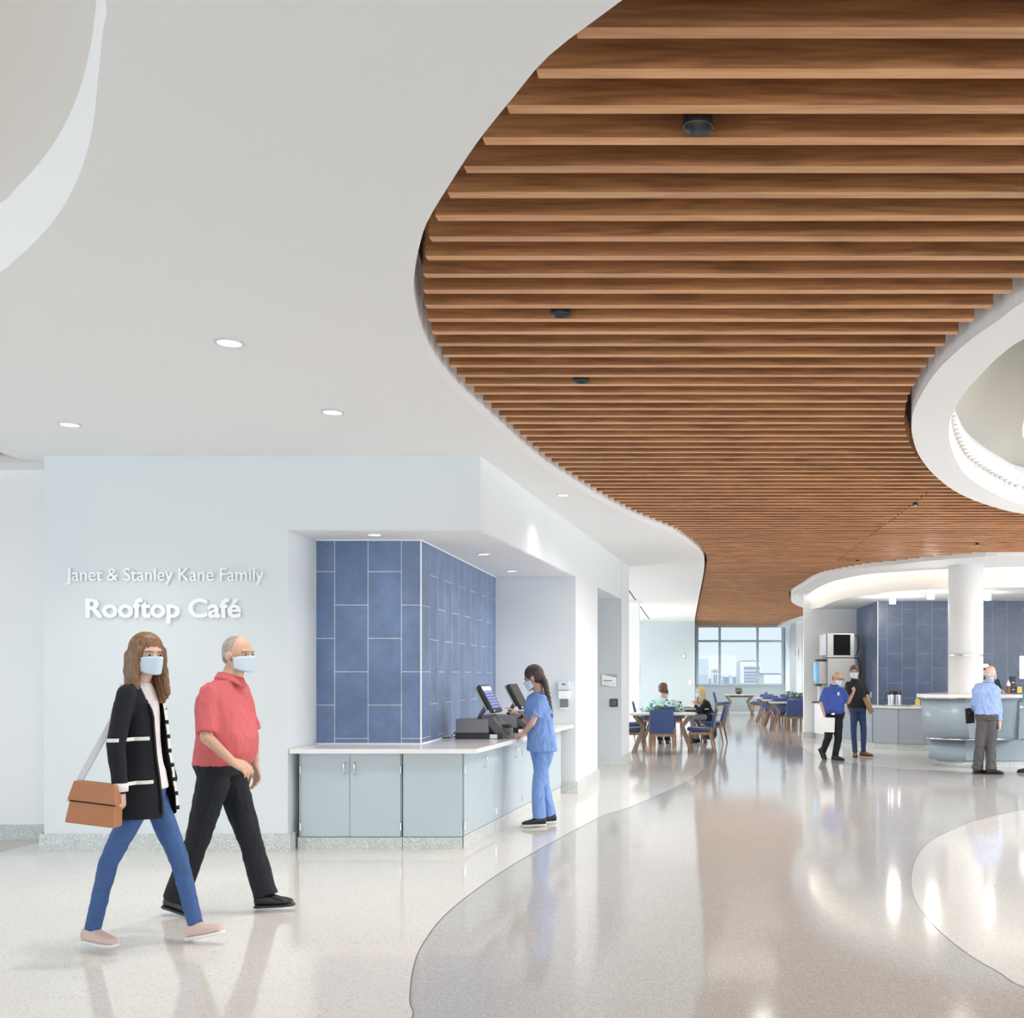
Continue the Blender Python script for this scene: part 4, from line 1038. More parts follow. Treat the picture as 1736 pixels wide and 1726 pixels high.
m = MB(); m.ring([[(xx(1386), 0.02, zf(1158,d)), (xx(1386), 0.40, zf(1158,d)), (xx(1381.5), 0.36, zf(1155,d)), (xx(1381.5), -0.0, zf(1155,d))], [(xx(1386), 0.02, zf(1121.5,d)), (xx(1386), 0.40, zf(1121.5,d)), (xx(1381), 0.36, zf(1123,d)), (xx(1381), -0.0, zf(1123,d))]], caps=True); m.build('picture_panel', disp_mat(), e)
MB().box(xx(1388), xx(1401), 0.06, 0.38, ZQ+0.001, zf(1160.5, d), bev=0.004).build('pedestal', M['trimw'], e)
MB().box(xx(1381.5), xx(1392), -0.02, 0.4, zf(1163, d), zf(1160.3, d)).build('nozzle_bar', M['black'], e)
o = MB().box(-0.14, 0.16, -0.10, 0.12, 0, 0.04, bev=0.012).build('drip_tray', M['dkgrey']); o.location = (XD(1384, 23.2)+0.05, 23.25, ZQ); 
tag(o, 'dark drip tray on the side counter behind the man in the royal blue shirt', 'tray')
o = MB().box(-0.16, 0.16, -0.08, 0.10, 0, 0.09, bev=0.015).build('condiment_caddy', M['black']); o.location = (3.42, 22.6, ZQ); tag(o, 'small black caddy on the servery counter between the two men', 'caddy')
# air pots on a white tray
d = 21.25
def airpot(x, label):
    e = empty('coffee_airpot', label, 'coffee pot', (x, d, ZQ + 0.018), 0, 'airpots on the white tray')
    MB().lathe([(0.0, 0.0), (0.070, 0.0), (0.070, 0.205), (0.062, 0.215), (0.0, 0.215)], seg=24).build('body', M['chrome'], e, smooth=False)
    MB().lathe([(0.0, 0.216), (0.066, 0.216), (0.070, 0.235), (0.066, 0.275), (0.045, 0.295), (0.0, 0.298)], seg=20).build('lid', M['black'], e)
    m = MB(); m.tube([(-0.06, 0, 0.25), (-0.11, 0, 0.24), (-0.115, 0, 0.10), (-0.068, 0, 0.09)], 0.013); m.build('handle', M['black'], e, smooth=True)
airpot(XD(1510.5, d), 'steel coffee airpot with black lid, the left one'); airpot(XD(1522.5, d), 'steel coffee airpot with black lid, the right one')
o = MB().lathe([(0.0, 0.0), (0.15, 0.0), (0.2, 0.012), (0.205, 0.017), (0.0, 0.017)], seg=32).build('serving_tray', M['paper']); o.location = (XD(1518, d), d, ZQ); tag(o, 'white tray under the two coffee airpots', 'tray')
o = MB().lathe([(0.0, 0.0), (0.11, 0.0), (0.15, 0.010), (0.15, 0.014), (0.0, 0.014)], seg=32).build('serving_tray', M['paper']); o.location = (XD(1556, 21.1), 21.1, ZQ); tag(o, 'white tray under the yellow sweetener packets', 'tray')
M['yellow'] = mat('yellow_packet', (0.65, 0.52, 0.12), 0.5, var=0.3, vscale=50)
e = empty('packet_holder', 'clear holder of yellow packets on the servery counter beside the desk', 'packet holder', (XD(1555.5, 21.1), 21.1, ZQ + 0.0145))
MB().box(-0.045, 0.045, -0.04, 0.04, 0.0, 0.12, bev=0.01).build('packets', M['yellow'], e); MB().lathe([(0.0, 0.12), (0.035, 0.12), (0.022, 0.15), (0.0, 0.152)], seg=12).build('lid', M['yellow'], e)
o = MB().box(-0.04, 0.04, -0.012, 0, -0.06, 0.06, bev=0.003).build('wall_outlet', M['white']); o.rotation_euler = (0,0,R90*-1); o.location = (4.058, 22.9, HC-(1178-CY)*22.9/F); tag(o, 'white outlet plate on the blue side tiles of the servery', 'outlet')
# things on the service desk
ZD2 = 1.213
dk = 17.9
e = empty('syrup_bottle', 'clear squeeze bottle of brown syrup on the service desk', 'bottle', (XD(1709.5, dk), dk, ZD2))
MB().lathe([(0.0, 0.0), (0.032, 0.0), (0.033, 0.12), (0.0, 0.12)], seg=16).build('syrup', mat('brown_syrup', (0.23, 0.09, 0.05), 0.25), e)
MB().lathe([(0.0335, 0.121), (0.033, 0.17), (0.018, 0.195), (0.012, 0.20), (0.004, 0.235), (0.0, 0.236)], seg=16).build('cap', M['paper'], e)
e = empty('black_dispenser_box', 'tall black box with small white labels on the service desk', 'box', (XD(1718, dk), dk + 0.05, ZD2))
MB().box(-0.043, 0.043, -0.05, 0.05, 0.0, 0.285, bev=0.004).build('case', M['black'], e)
for z in (0.055, 0.175): MB().box(-0.02, 0.02, -0.052, -0.0505, z, z + 0.012).build('label_strip', M['paper'], e)
o = MB().box(-0.04, 0.04, -0.04, 0.04, 0, 0.11, bev=0.004).build('tea_box', M['yellow']); o.location = (XD(1727.5, dk), dk, ZD2); tag(o, 'small yellow and brown box on the service desk beside the black box', 'box')
# white hanging sheet
e = empty('menu_sheet', 'white paper sheet with thin crossing lines at the right picture edge', 'sheet', (XD(1741, 17.4), 17.4, 0))
zf2 = lambda py: HC-(py-CY)*17.4/F
MB().box(-0.125, 0.125, -0.004, 0.0, zf2(1151), zf2(1112)).build('sheet', mat('glowing_sheet', (0.85,0.88,0.9), 0.5, emit=(0.9,0.95,1.0), emit_s=0.25), e)  # paper with a slight emission of its own
m = MB(); m.beam((-0.12,-0.005,zf2(1114)), (-0.02,-0.005,zf2(1133)), 0.002, 0.006, up=(0,1,0)); m.beam((-0.075,-0.005,zf2(1137)), (0.0,-0.005,zf2(1122)), 0.002, 0.004, up=(0,1,0)); m.build('line', M['midgrey'], e)
MB().box(-0.02, 0.02, 0.001, 0.03, 1.02, zf2(1114)).build('post', M['dkgrey'], e)
# small objects on the dining tables
for i, (px, py, d, lab) in enumerate([(1166, 1200, 23.3, 'dark paper menu lying in front of the blonde woman'),(1157,1188, 24.9,'dark flat tray at the far side of the second dining table')]):
    o = MB().box(-0.2, 0.2, -0.12, 0.12, 0, 0.012, bev=0.003).build('dark_tray', M['dkgrey']); o.location = (XD(px, d), d if i==0 else 23.7, 0.776); tag(o, lab, 'tray')

# ------------------------------------------------------------------ city outside
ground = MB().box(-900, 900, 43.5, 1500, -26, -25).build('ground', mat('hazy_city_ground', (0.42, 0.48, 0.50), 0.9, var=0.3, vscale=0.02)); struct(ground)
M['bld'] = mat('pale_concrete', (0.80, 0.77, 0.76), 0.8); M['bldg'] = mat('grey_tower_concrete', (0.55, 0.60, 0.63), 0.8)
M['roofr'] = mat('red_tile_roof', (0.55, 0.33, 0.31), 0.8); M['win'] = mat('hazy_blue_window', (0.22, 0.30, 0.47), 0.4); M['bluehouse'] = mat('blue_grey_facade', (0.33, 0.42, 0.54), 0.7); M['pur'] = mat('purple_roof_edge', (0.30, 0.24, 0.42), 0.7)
def building(name, label, x0, x1, ytop, d, depth, mm, wins=None, roof=None, overhang=0.0):
    zt = HC - (ytop - CY)*d/F; a, b_ = XD(x0, d), XD(x1, d)
    e = empty(name, label, 'building', ((a+b_)/2, d, -25)); W = (b_-a)/2
    MB().box(-W, W, 0, depth, 0, zt + 25).build('wall', mm, e)
    if wins:
        for (wx0, wx1, wy0, wy1, nx, ny) in wins:
            m = MB()
            for i in range(nx):
                for j in range(ny):
                    cx = XD(wx0 + (wx1-wx0)*(i+0.5)/nx, d) - (a+b_)/2; hw = (XD(wx1,d)-XD(wx0,d))/nx*0.28
                    zc = HC - (wy0 + (wy1-wy0)*(j+0.5)/ny - CY)*d/F + 25; hh = (wy1-wy0)*d/F/ny*0.30
                    m.box(cx-hw, cx+hw, -0.3, 0.0, zc-hh, zc+hh)
            m.build('window_band', M['win'], e)
    if roof:
        h, mr, ins = roof; h = h*d/F; ins = ins*d/F; ov = overhang*d/F
        m = MB(); Z = zt + 25.01
        m.ring([[(-W-ov, -ov, Z), (W+ov, -ov, Z), (W+ov, depth+ov, Z), (-W-ov, depth+ov, Z)], [(-W+ins, depth*0.4, Z+h), (W-ins, depth*0.4, Z+h), (W-ins, depth*0.6, Z+h), (-W+ins, depth*0.6, Z+h)]], caps=True); m.build('roof', mr, e)
    return e
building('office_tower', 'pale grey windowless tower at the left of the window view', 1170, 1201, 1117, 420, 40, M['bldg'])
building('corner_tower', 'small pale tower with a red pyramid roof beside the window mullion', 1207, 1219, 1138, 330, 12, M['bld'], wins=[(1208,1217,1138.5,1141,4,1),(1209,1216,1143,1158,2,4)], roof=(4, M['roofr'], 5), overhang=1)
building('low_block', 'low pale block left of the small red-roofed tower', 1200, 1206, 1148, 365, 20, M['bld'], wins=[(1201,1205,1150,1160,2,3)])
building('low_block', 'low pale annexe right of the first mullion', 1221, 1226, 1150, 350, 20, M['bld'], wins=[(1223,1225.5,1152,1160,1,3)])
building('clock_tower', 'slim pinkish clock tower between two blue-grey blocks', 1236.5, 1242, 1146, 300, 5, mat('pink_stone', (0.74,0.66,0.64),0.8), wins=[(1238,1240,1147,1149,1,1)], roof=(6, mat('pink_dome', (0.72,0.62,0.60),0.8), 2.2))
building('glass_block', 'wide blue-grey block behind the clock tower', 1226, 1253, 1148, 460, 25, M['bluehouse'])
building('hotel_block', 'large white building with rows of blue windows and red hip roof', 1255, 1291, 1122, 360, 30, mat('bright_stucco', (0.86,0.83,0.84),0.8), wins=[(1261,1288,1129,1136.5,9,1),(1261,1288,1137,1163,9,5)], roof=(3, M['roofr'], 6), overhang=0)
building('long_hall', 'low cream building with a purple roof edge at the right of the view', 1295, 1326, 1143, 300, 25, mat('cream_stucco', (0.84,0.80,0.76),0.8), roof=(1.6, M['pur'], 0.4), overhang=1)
# ------------------------------------------------------------------ people: builders
V = Vector
def ortho(d, ref):
    d = d.normalized(); s = ref - d * ref.dot(d)
    return s.normalized() if s.length > 1e-5 else d.orthogonal().normalized()
def capsule(mb, p0, p1, r0, r1, seg=14, flat=None, open_end=False):
    """tapered limb with rounded ends; flat=(axis, factor) squashes the section along an axis"""
    p0 = V(p0); p1 = V(p1); t = (p1 - p0)
    L = t.length; t = t.normalized() if L > 1e-6 else V((0,0,1))
    a = ortho(t, flat[0]) if flat else t.orthogonal().normalized(); b = t.cross(a); k = flat[1] if flat else 1.0
    rows = []
    def row(c, r): rows.append([c + (a*math.cos(2*math.pi*i/seg)*k + b*math.sin(2*math.pi*i/seg))*r for i in range(seg)])
    for q in (80, 55, 28): row(p0 - t*r0*math.sin(math.radians(q)), r0*math.cos(math.radians(q)))
    row(p0, r0); row((p0+p1)/2, (r0+r1)/2); row(p1, r1)
    for q in (() if open_end else (28, 55, 80)): row(p1 + t*r1*math.sin(math.radians(q)), r1*math.cos(math.radians(q)))
    mb.ring(rows, caps=True)
def ellipsoid(mb, c, ax, radii, seg=16, rings=10):
    rows = []
    for j in range(1, rings):
        ph = math.pi*j/rings - math.pi/2
        rows.append([V(c) + ax[0]*radii[0]*math.cos(ph)*math.cos(2*math.pi*i/seg) + ax[1]*radii[1]*math.cos(ph)*math.sin(2*math.pi*i/seg) + ax[2]*radii[2]*math.sin(ph) for i in range(seg)])
    mb.ring(rows, caps=True)
def loft(mb, secs, seg=24, pw=2.4):
    """secs: (centre, lateral unit, forward unit, half width, half depth)"""
    rows = []
    for c, l, f, a, b in secs:
        r = []
        for i in range(seg):
            th = 2*math.pi*i/seg; cs, sn = math.cos(th), math.sin(th)
            r.append(V(c) + l*a*math.copysign(abs(cs)**(2/pw), cs) + f*b*math.copysign(abs(sn)**(2/pw), sn))
        rows.append(r)
    mb.ring(rows, caps=True)
def fuse(mb, name, mm, parent, voxel=0.008, smooth=4, folds=None, cut=None, solid=0.0, seed=0):
    bmesh.ops.recalc_face_normals(mb.b, faces=mb.b.faces)
    me = bpy.data.meshes.new(name); mb.b.to_mesh(me); mb.b.free()
    o = bpy.data.objects.new(name, me); COL.objects.link(o)
    r = o.modifiers.new('r', 'REMESH'); r.mode = 'VOXEL'; r.voxel_size = voxel
    s = o.modifiers.new('s', 'SMOOTH'); s.iterations = smooth; s.factor = 0.5
    dg = bpy.context.evaluated_depsgraph_get(); m2 = bpy.data.meshes.new_from_object(o.evaluated_get(dg))
    o.modifiers.clear(); o.data = m2
    if folds or cut:
        b = bmesh.new(); b.from_mesh(m2); b.normal_update()
        if folds:
            amp, fx, fz = folds
            for v in b.verts:
                q = V((v.co.x*fx + seed, v.co.y*fx, v.co.z*fz))
                nn = noise.noise(q) + 0.6*noise.noise(q*2.3 + V((5,3,1)))
                v.co += v.normal * amp * (0.45 - abs(nn)*2.4)
        if cut:
            bmesh.ops.delete(b, geom=[v for v in b.verts if cut(v.co)], context='VERTS')
        b.to_mesh(m2); b.free()
        if solid:
            sm = o.modifiers.new('s', 'SOLIDIFY'); sm.thickness = solid; sm.offset = -1
            dg = bpy.context.evaluated_depsgraph_get(); m3 = bpy.data.meshes.new_from_object(o.evaluated_get(dg)); o.modifiers.clear(); o.data = m3
    o.data.materials.clear(); o.data.materials.append(mm)
    o.data.polygons.foreach_set('use_smooth', [True]*len(o.data.polygons))
    o.parent = parent
    return o
def cloth(name, color, rough=0.8, scale=220, var=0.08, strength=0.25):
    return mat(name, color, rough, bump=(scale, strength, 0.0015), var=var, vscale=14)
def skin_mat(name, c):
    m = mat(name, c, 0.5, var=0.06, vscale=30, bump=(400, 0.08, 0.001)); b = m.node_tree.nodes['Principled BSDF']
    b.inputs['Subsurface Weight'].default_value = 0.12; b.inputs['Subsurface Radius'].default_value = (0.02, 0.008, 0.005); return m
def hair_mat(name, c):
    m = bpy.data.materials.new(name); m.use_nodes = True; nt = m.node_tree; b = nt.nodes['Principled BSDF']; L = nt.links
    tc = nt.nodes.new('ShaderNodeTexCoord'); mp = nt.nodes.new('ShaderNodeMapping'); mp.inputs['Scale'].default_value = (120, 120, 9)
    n = nt.nodes.new('ShaderNodeTexNoise'); n.inputs['Scale'].default_value = 1; n.inputs['Detail'].default_value = 3
    L.new(tc.outputs['Object'], mp.inputs[0]); L.new(mp.outputs[0], n.inputs['Vector'])
    cr = nt.nodes.new('ShaderNodeValToRGB'); cr.color_ramp.elements[0].position = .3; cr.color_ramp.elements[1].position = .7
    cr.color_ramp.elements[0].color = (*[v*0.55 for v in c], 1); cr.color_ramp.elements[1].color = (*[min(1, v*1.35) for v in c], 1)
    L.new(n.outputs['Fac'], cr.inputs[0]); L.new(cr.outputs[0], b.inputs['Base Color']); b.inputs['Roughness'].default_value = 0.5
    bp = nt.nodes.new('ShaderNodeBump'); bp.inputs['Strength'].default_value = 0.5; bp.inputs['Distance'].default_value = 0.003
    L.new(n.outputs['Fac'], bp.inputs['Height']); L.new(bp.outputs[0], b.inputs['Normal']); return m
M['eye'] = mat('eye_white', (0.50, 0.47, 0.44), 0.25); M['iris'] = mat('dark_iris', (0.03, 0.02, 0.015), 0.15)
M['mask'] = mat('pale_blue_mask', (0.62, 0.74, 0.84), 0.75, bump=(30, 0.3, 0.004)); M['sole'] = mat('white_sole', (0.75, 0.74, 0.71), 0.6)

def hand(mb, wrist, d, n, side, size=1.0, curl=(18, 25, 20), thumb_out=0.5, pts=None, rr=1.0, thumb_dir=None):
    """d: wrist to knuckles, n: palm normal, side: +1/-1 puts the thumb on d x n or its opposite"""
    d = d.normalized(); n = ortho(d, n); s = d.cross(n) * side            # s points to the thumb side
    k = size
    loft(mb, [(wrist - d*0.01*k, s, n, 0.027*k, 0.020*k), (wrist + d*0.03*k, s, n, 0.037*k, 0.018*k), (wrist + d*0.07*k, s, n, 0.042*k, 0.015*k), (wrist + d*0.093*k, s, n, 0.039*k, 0.012*k)], seg=16)
    for i, (off, ln) in enumerate([(0.030, 0.075), (0.010, 0.083), (-0.010, 0.077), (-0.029, 0.060)]):
        p = wrist + d*(0.085 - abs(off-0.01)*0.15)*k + s*off*k; ang = 0.0; dd = d + s*(off*2.2); dd.normalize()
        for j, (fr, c) in enumerate(zip((0.44, 0.31, 0.25), curl)):
            ang += math.radians(c + i*2.0); v = dd*math.cos(ang) + n*math.sin(ang); q = p + v*ln*fr*k
            capsule(mb, p, q, (0.0095 - 0.0012*j)*k*rr, (0.0088 - 0.0014*j)*k*rr, seg=8); p = q
    tb = wrist + d*0.028*k + s*0.026*k
    if thumb_dir is None: t1 = (d*0.75 + s*(0.45+thumb_out*0.5) + n*0.35).normalized(); t2 = (d*0.95 + s*0.1*thumb_out + n*0.35).normalized()
    else: t1 = (thumb_dir*0.8 + s*0.5).normalized(); t2 = thumb_dir
    a1 = tb + t1*0.042*k; a2 = a1 + t2*0.032*k; a3 = a2 + t2*0.024*k
    capsule(mb, tb - t1*0.01, a1, 0.014*k*rr, 0.0115*k*rr, seg=8); capsule(mb, a1, a2, 0.0112*k*rr, 0.010*k*rr, seg=8); capsule(mb, a2, a3, 0.010*k*rr, 0.0078*k*rr, seg=8)

def person(label, loc, J, face, body_dir, sex='m', skin=(0.62,0.40,0.29), top=None, sleeve=0.6, pants=None, shoes=None, hair=None, hcol=(0.1,0.06,0.04),
           mask=True, hands=None, feet=None, belly=0.0, wide=1.0, hk=1.0, pitch=0.0, vox=0.008, legs=True, leg_r=1.0, hem=0.0, glasses=False, sleeve_r=1.0, flare=0.0, group=None, headup=None, sole=None, nfold=0.006, tophem=None, thin=1.0, collar=False, arms=('L','R')):
    e = empty('person', label, 'person', tuple(loc), 0, group)
    L0 = V(loc); j = {k: V(v) - L0 for k, v in J.items()}
    bf = V(body_dir).normalized(); up = V((0,0,1)); 
    sh_l = ortho(up, j['shR'] - j['shL']); hp_l = ortho(up, j['hipR'] - j['hipL'])
    sf = up.cross(sh_l); hf = up.cross(hp_l)
    if sf.dot(bf) < 0: sf = -sf
    if hf.dot(bf) < 0: hf = -hf
    ff = V(face).normalized(); ff = (ff*math.cos(pitch) + up*math.sin(pitch)).normalized(); hr = ff.cross(up).normalized(); hu = hr.cross(ff).normalized()
    if headup: hu = ortho(ff, V(headup)); hr = ff.cross(hu)
    H = j['head']; m = MB(); ax = (hr, ff, hu); k = hk
    female = sex == 'f'
    # --- body (skin)
    ellipsoid(m, H + hu*0.022*k - ff*0.010*k, ax, (0.075*k, 0.095*k, 0.098*k), 20, 14)
    ellipsoid(m, H - hu*0.040*k + ff*0.020*k, ax, (0.058*k, 0.072*k, 0.070*k), 18, 12)
    ellipsoid(m, H - hu*0.088*k + ff*0.055*k, ax, (0.026*k, 0.024*k, 0.020*k), 12, 8)
    capsule(m, H + ff*0.080*k + hu*0.006*k, H + ff*0.103*k - hu*0.030*k, 0.009*k, 0.015*k, 8)
    ellipsoid(m, H + ff*0.074*k + hu*0.026*k, ax, (0.050*k, 0.015*k, 0.011*k), 14, 8)
    for s in (-1, 1):
        ellipsoid(m, H + hr*s*0.081*k - ff*0.008*k - hu*0.008*k, (hr, (ff - hr*s*0.3).normalized(), hu), (0.010*k, 0.020*k, 0.032*k), 10, 8)
        ellipsoid(m, H + hr*s*0.036*k + ff*0.060*k - hu*0.024*k, ax, (0.018*k, 0.016*k, 0.018*k), 10, 8)
    nb = j['neck']; nr = (0.050 if female else 0.059)*k
    capsule(m, H - hu*0.055*k - ff*0.02*k, nb, nr, nr*1.08)
    chest, pel = j['chest'], j['pelvis']
    mid = (chest + pel)/2
    W = wide; sw = 0.158 if female else 0.178; hw = 0.168 if female else 0.160; ww = 0.125 if female else 0.150
    core = 0.90
    tors = [(pel - up*0.06, hp_l, hf, hw*0.82*W, 0.10*W), (pel, hp_l, hf, hw*W, 0.118*W + belly*0.3), (pel*0.55+mid*0.45 + hf*belly*0.45, hp_l, hf, hw*0.94*W, 0.112*W + belly*0.8), (mid + hf*belly*0.55, hp_l, hf, ww*W*(1.0+belly), 0.105*W + belly*0.75),
            (mid*0.4+chest*0.6 + sf*belly*0.2, sh_l, sf, (ww*0.4+sw*0.6)*W, 0.110*W + belly*0.3), (chest, sh_l, sf, sw*W, (0.118 if not female else 0.112)*W)]
    shm = (j['shL'] + j['shR'])/2
    tors += [(shm*0.6+chest*0.4, sh_l, sf, sw*1.0*W, 0.100*W), (shm + up*0.025, sh_l, sf, 0.125*W, 0.075*W), (nb*0.8+shm*0.2 + up*0.01, sh_l, sf, 0.066, 0.062)]
    loft(m, [(c, l, f, a*core, b*core) for c, l, f, a, b in tors])
    ak = (0.85 if female else 1.0)*thin
    for s in arms:
        capsule(m, j['sh'+s] + (shm - j['sh'+s])*0.14 - up*0.012, j['el'+s], 0.042*ak, 0.038*ak); capsule(m, j['el'+s], j['wr'+s], 0.040*ak, 0.025*ak)
        if hands and s in hands:
            h = hands[s]; hand(m, j['wr'+s], V(h['d']), V(h['n']), h.get('side', 1), h.get('size', 0.9 if female else 1.0), h.get('curl', (20, 28, 20)), h.get('out', 0.5), rr=1.05 if vox > 0.0065 else 1.0, thumb_dir=h.get('thumb'))
    if legs:
        for s in 'LR':
            capsule(m, j['hip'+s], j['kn'+s], 0.070*thin, 0.048*thin); capsule(m, j['kn'+s], j['an'+s], 0.046*thin, 0.032*thin)
    body = fuse(m, 'body', skin_mat('skin', skin), e, vox*0.78, 3)
    # --- eyes
    for s in (-1, 1):
        q = MB(); ellipsoid(q, H + hr*s*0.031*k + ff*0.077*k + hu*0.004*k, ax, (0.014*k, 0.010*k, 0.0085*k), 12, 8); eo = q.build('eye', M['eye'], e, smooth=True)
        q = MB(); ellipsoid(q, H + hr*s*0.031*k + ff*0.0835*k + hu*0.004*k, ax, (0.0072*k, 0.0048*k, 0.0070*k), 10, 6); q.build('iris', M['iris'], eo, smooth=True)
        q = MB(); q.tube([H + hr*s*0.014*k + ff*0.091*k + hu*0.020*k, H + hr*s*0.032*k + ff*0.088*k + hu*0.026*k, H + hr*s*0.050*k + ff*0.072*k + hu*0.020*k], 0.0035*k, 6); q.build('eyebrow', hair_mat('brow', hcol), e, smooth=True)
    if mask:
        q = MB(); rows = []
        for t in range(9):
            u_ = t/8; row = []
            for a in range(21):
                az = math.radians(-78 + 156*a/20)
                rad_l = (0.071 - 0.010*u_*u_)*k; rad_f = (0.101 - 0.010*u_ + 0.020*math.exp(-(az/0.35)**2)*(1-u_*0.7))*k
                z_ = (-0.004 - 0.104*u_)*k*(1 - 0.35*(abs(az)/1.36)**2) - 0.012*k*(abs(az)/1.36)**2
                pl = 0.0022*math.sin(u_*25)
                row.append(H + hr*math.sin(az)*(rad_l+pl) + ff*math.cos(az)*(rad_f+pl) + hu*z_)
            rows.append(row)
        q.ring(rows, close=False)
        mo = q.build('face_mask', M['mask'], e, smooth=True); sm = mo.modifiers.new('s', 'SOLIDIFY'); sm.thickness = 0.003
        for s in (-1, 1):
            q = MB(); c0 = rows[0][20 if s > 0 else 0]; c1 = rows[8][20 if s > 0 else 0]; er = H + hr*s*0.084*k - ff*0.020*k
            q.tube([c0, H + hr*s*0.080*k + ff*0.01*k + hu*0.006*k, er + hu*0.018*k, er - hu*0.012*k, H + hr*s*0.078*k - hu*0.035*k, c1], 0.0022*k, 5); q.build('ear_loop', M['sole'], mo, smooth=True)
    else:
        q = MB(); ellipsoid(q, H + ff*0.088*k - hu*0.058*k, ax, (0.022*k, 0.008*k, 0.007*k), 12, 6); q.build('lips', mat('lips', (0.45, 0.20, 0.18), 0.4), e, smooth=True)
    if glasses:
        q = MB()
        for s in (-1, 1):
            c = H + hr*s*0.032*k + ff*0.104*k + hu*0.002*k
            q.tube([c + (hr*math.cos(a)*0.026 + hu*math.sin(a)*0.017)*k for a in [2*math.pi*i/14 for i in range(15)]], 0.0028*k, 5)
            q.tube([c + hr*s*0.024*k, H + hr*s*0.080*k + ff*0.05*k + hu*0.006*k, H + hr*s*0.083*k - ff*0.01*k + hu*0.004*k], 0.0026*k, 5)
        q.tube([H - hr*0.008*k + ff*0.106*k, H + hr*0.008*k + ff*0.106*k], 0.0026*k, 5)
        g = q.build('glasses', M['black'], e, smooth=True)
    # --- hair
    if hair:
        q = MB(); hm = hair_mat('hair', hcol)
        if hair == 'bald':
            for s in (-1, 1): ellipsoid(q, H + hr*s*0.056*k - ff*0.032*k + hu*0.0*k, ax, (0.026*k, 0.046*k, 0.040*k))
            ellipsoid(q, H - ff*0.068*k - hu*0.018*k, ax, (0.060*k, 0.040*k, 0.045*k))
        else:
            ellipsoid(q, H + hu*0.040*k - ff*0.020*k, ax, (0.088*k, 0.101*k, 0.100*k), 20, 14)
            ellipsoid(q, H - hu*0.01*k - ff*0.045*k, ax, (0.079*k, 0.070*k, 0.075*k), 18, 12)
        if hair == 'long':
            for s in (-1, 1):
                for i, (f0, w_) in enumerate([(0.035, 0.024), (0.005, 0.030), (-0.03, 0.034)]):
                    capsule(q, H + hr*s*0.066*k + ff*f0*k + hu*0.03*k, H + hr*s*0.080*k + ff*(f0-0.01)*k - hu*0.09*k, w_*k, w_*1.05*k, 10)
                    capsule(q, H + hr*s*0.080*k + ff*(f0-0.01)*k - hu*0.09*k, H + hr*s*0.085*k + ff*(f0+0.03)*k - hu*(0.215 + 0.02*i)*k, w_*1.05*k, w_*0.6*k, 10)
            for x_ in (-0.05, 0, 0.05):
                capsule(q, H + hr*x_*k - ff*0.07*k + hu*0.0*k, H + hr*x_*1.2*k - ff*0.085*k - hu*0.20*k, 0.045*k, 0.028*k, 10)
        if hair == 'bob':
            for s in (-1, 1):
                capsule(q, H + hr*s*0.068*k + ff*0.005*k + hu*0.02*k, H + hr*s*0.078*k + ff*0.0*k - hu*0.10*k, 0.028*k, 0.026*k, 10)
                capsule(q, H + hr*s*0.060*k - ff*0.04*k + hu*0.0*k, H + hr*s*0.062*k - ff*0.045*k - hu*0.12*k, 0.036*k, 0.032*k, 10)
            capsule(q, H - ff*0.07*k, H - ff*0.07*k - hu*0.11*k, 0.045*k, 0.036*k, 10)
        if hair == 'curly':
            rnd = random.Random(5)
            for i in range(46):
                a = rnd.uniform(0, 6.28); z_ = rnd.uniform(-0.09, 0.10); rr_ = math.sqrt(max(0.15, 1-(z_/0.12)**2))
                p = H + hr*math.cos(a)*0.080*rr_*k - ff*(0.03 + 0.062*abs(math.sin(a)))*rr_*k + hu*(z_+0.015)*k
                ellipsoid(q, p, ax, (0.026*k,)*3, 8, 6)
        fuse(q, 'hair', hm, e, vox*0.8, 2, folds=(0.0028, 55, 14), seed=3)
        if hair == 'braid':
            q = MB(); b0 = H - ff*0.085*k - hu*0.01*k; bd = V((ff.x, ff.y, 0)).normalized()*-1
            cm = V((0,-1,0))
            bp = [b0, b0 - up*0.06 + bd*0.035 + cm*0.02, b0 - up*0.13 + bd*0.055 + cm*0.04, b0 - up*0.21 + bd*0.075 + cm*0.05, b0 - up*0.29 + bd*0.09 + cm*0.05, b0 - up*0.36 + bd*0.10 + cm*0.05, b0 - up*0.41 + bd*0.10 + cm*0.05]
            n_ = 22
            for i in range(n_):
                u_ = i/(n_-1)*(len(bp)-1); a0 = int(min(u_, len(bp)-2)); p = bp[a0].lerp(bp[a0+1], u_-a0); sd = 1 if i % 2 else -1
                rr_ = (0.038 - 0.016*i/n_)*k
                if i == n_-4: rr_ *= 0.55; 
                if i > n_-4: rr_ = 0.026*k
                ellipsoid(q, p + hr*sd*rr_*0.42, ((hr*0.8 - hu*sd*0.5).normalized(), ff, (hu*0.8 + hr*sd*0.5).normalized()), (rr_*0.75, rr_*0.85, rr_*1.15), 10, 8)
            fuse(q, 'braid', hm, e, 0.005, 1)
            q = MB(); ellipsoid(q, H - ff*0.098*k + hr*0.02 + hu*0.0, ax, (0.014, 0.014, 0.014), 10, 8); q.build('hair_clip', M['chrome'], e, smooth=True)
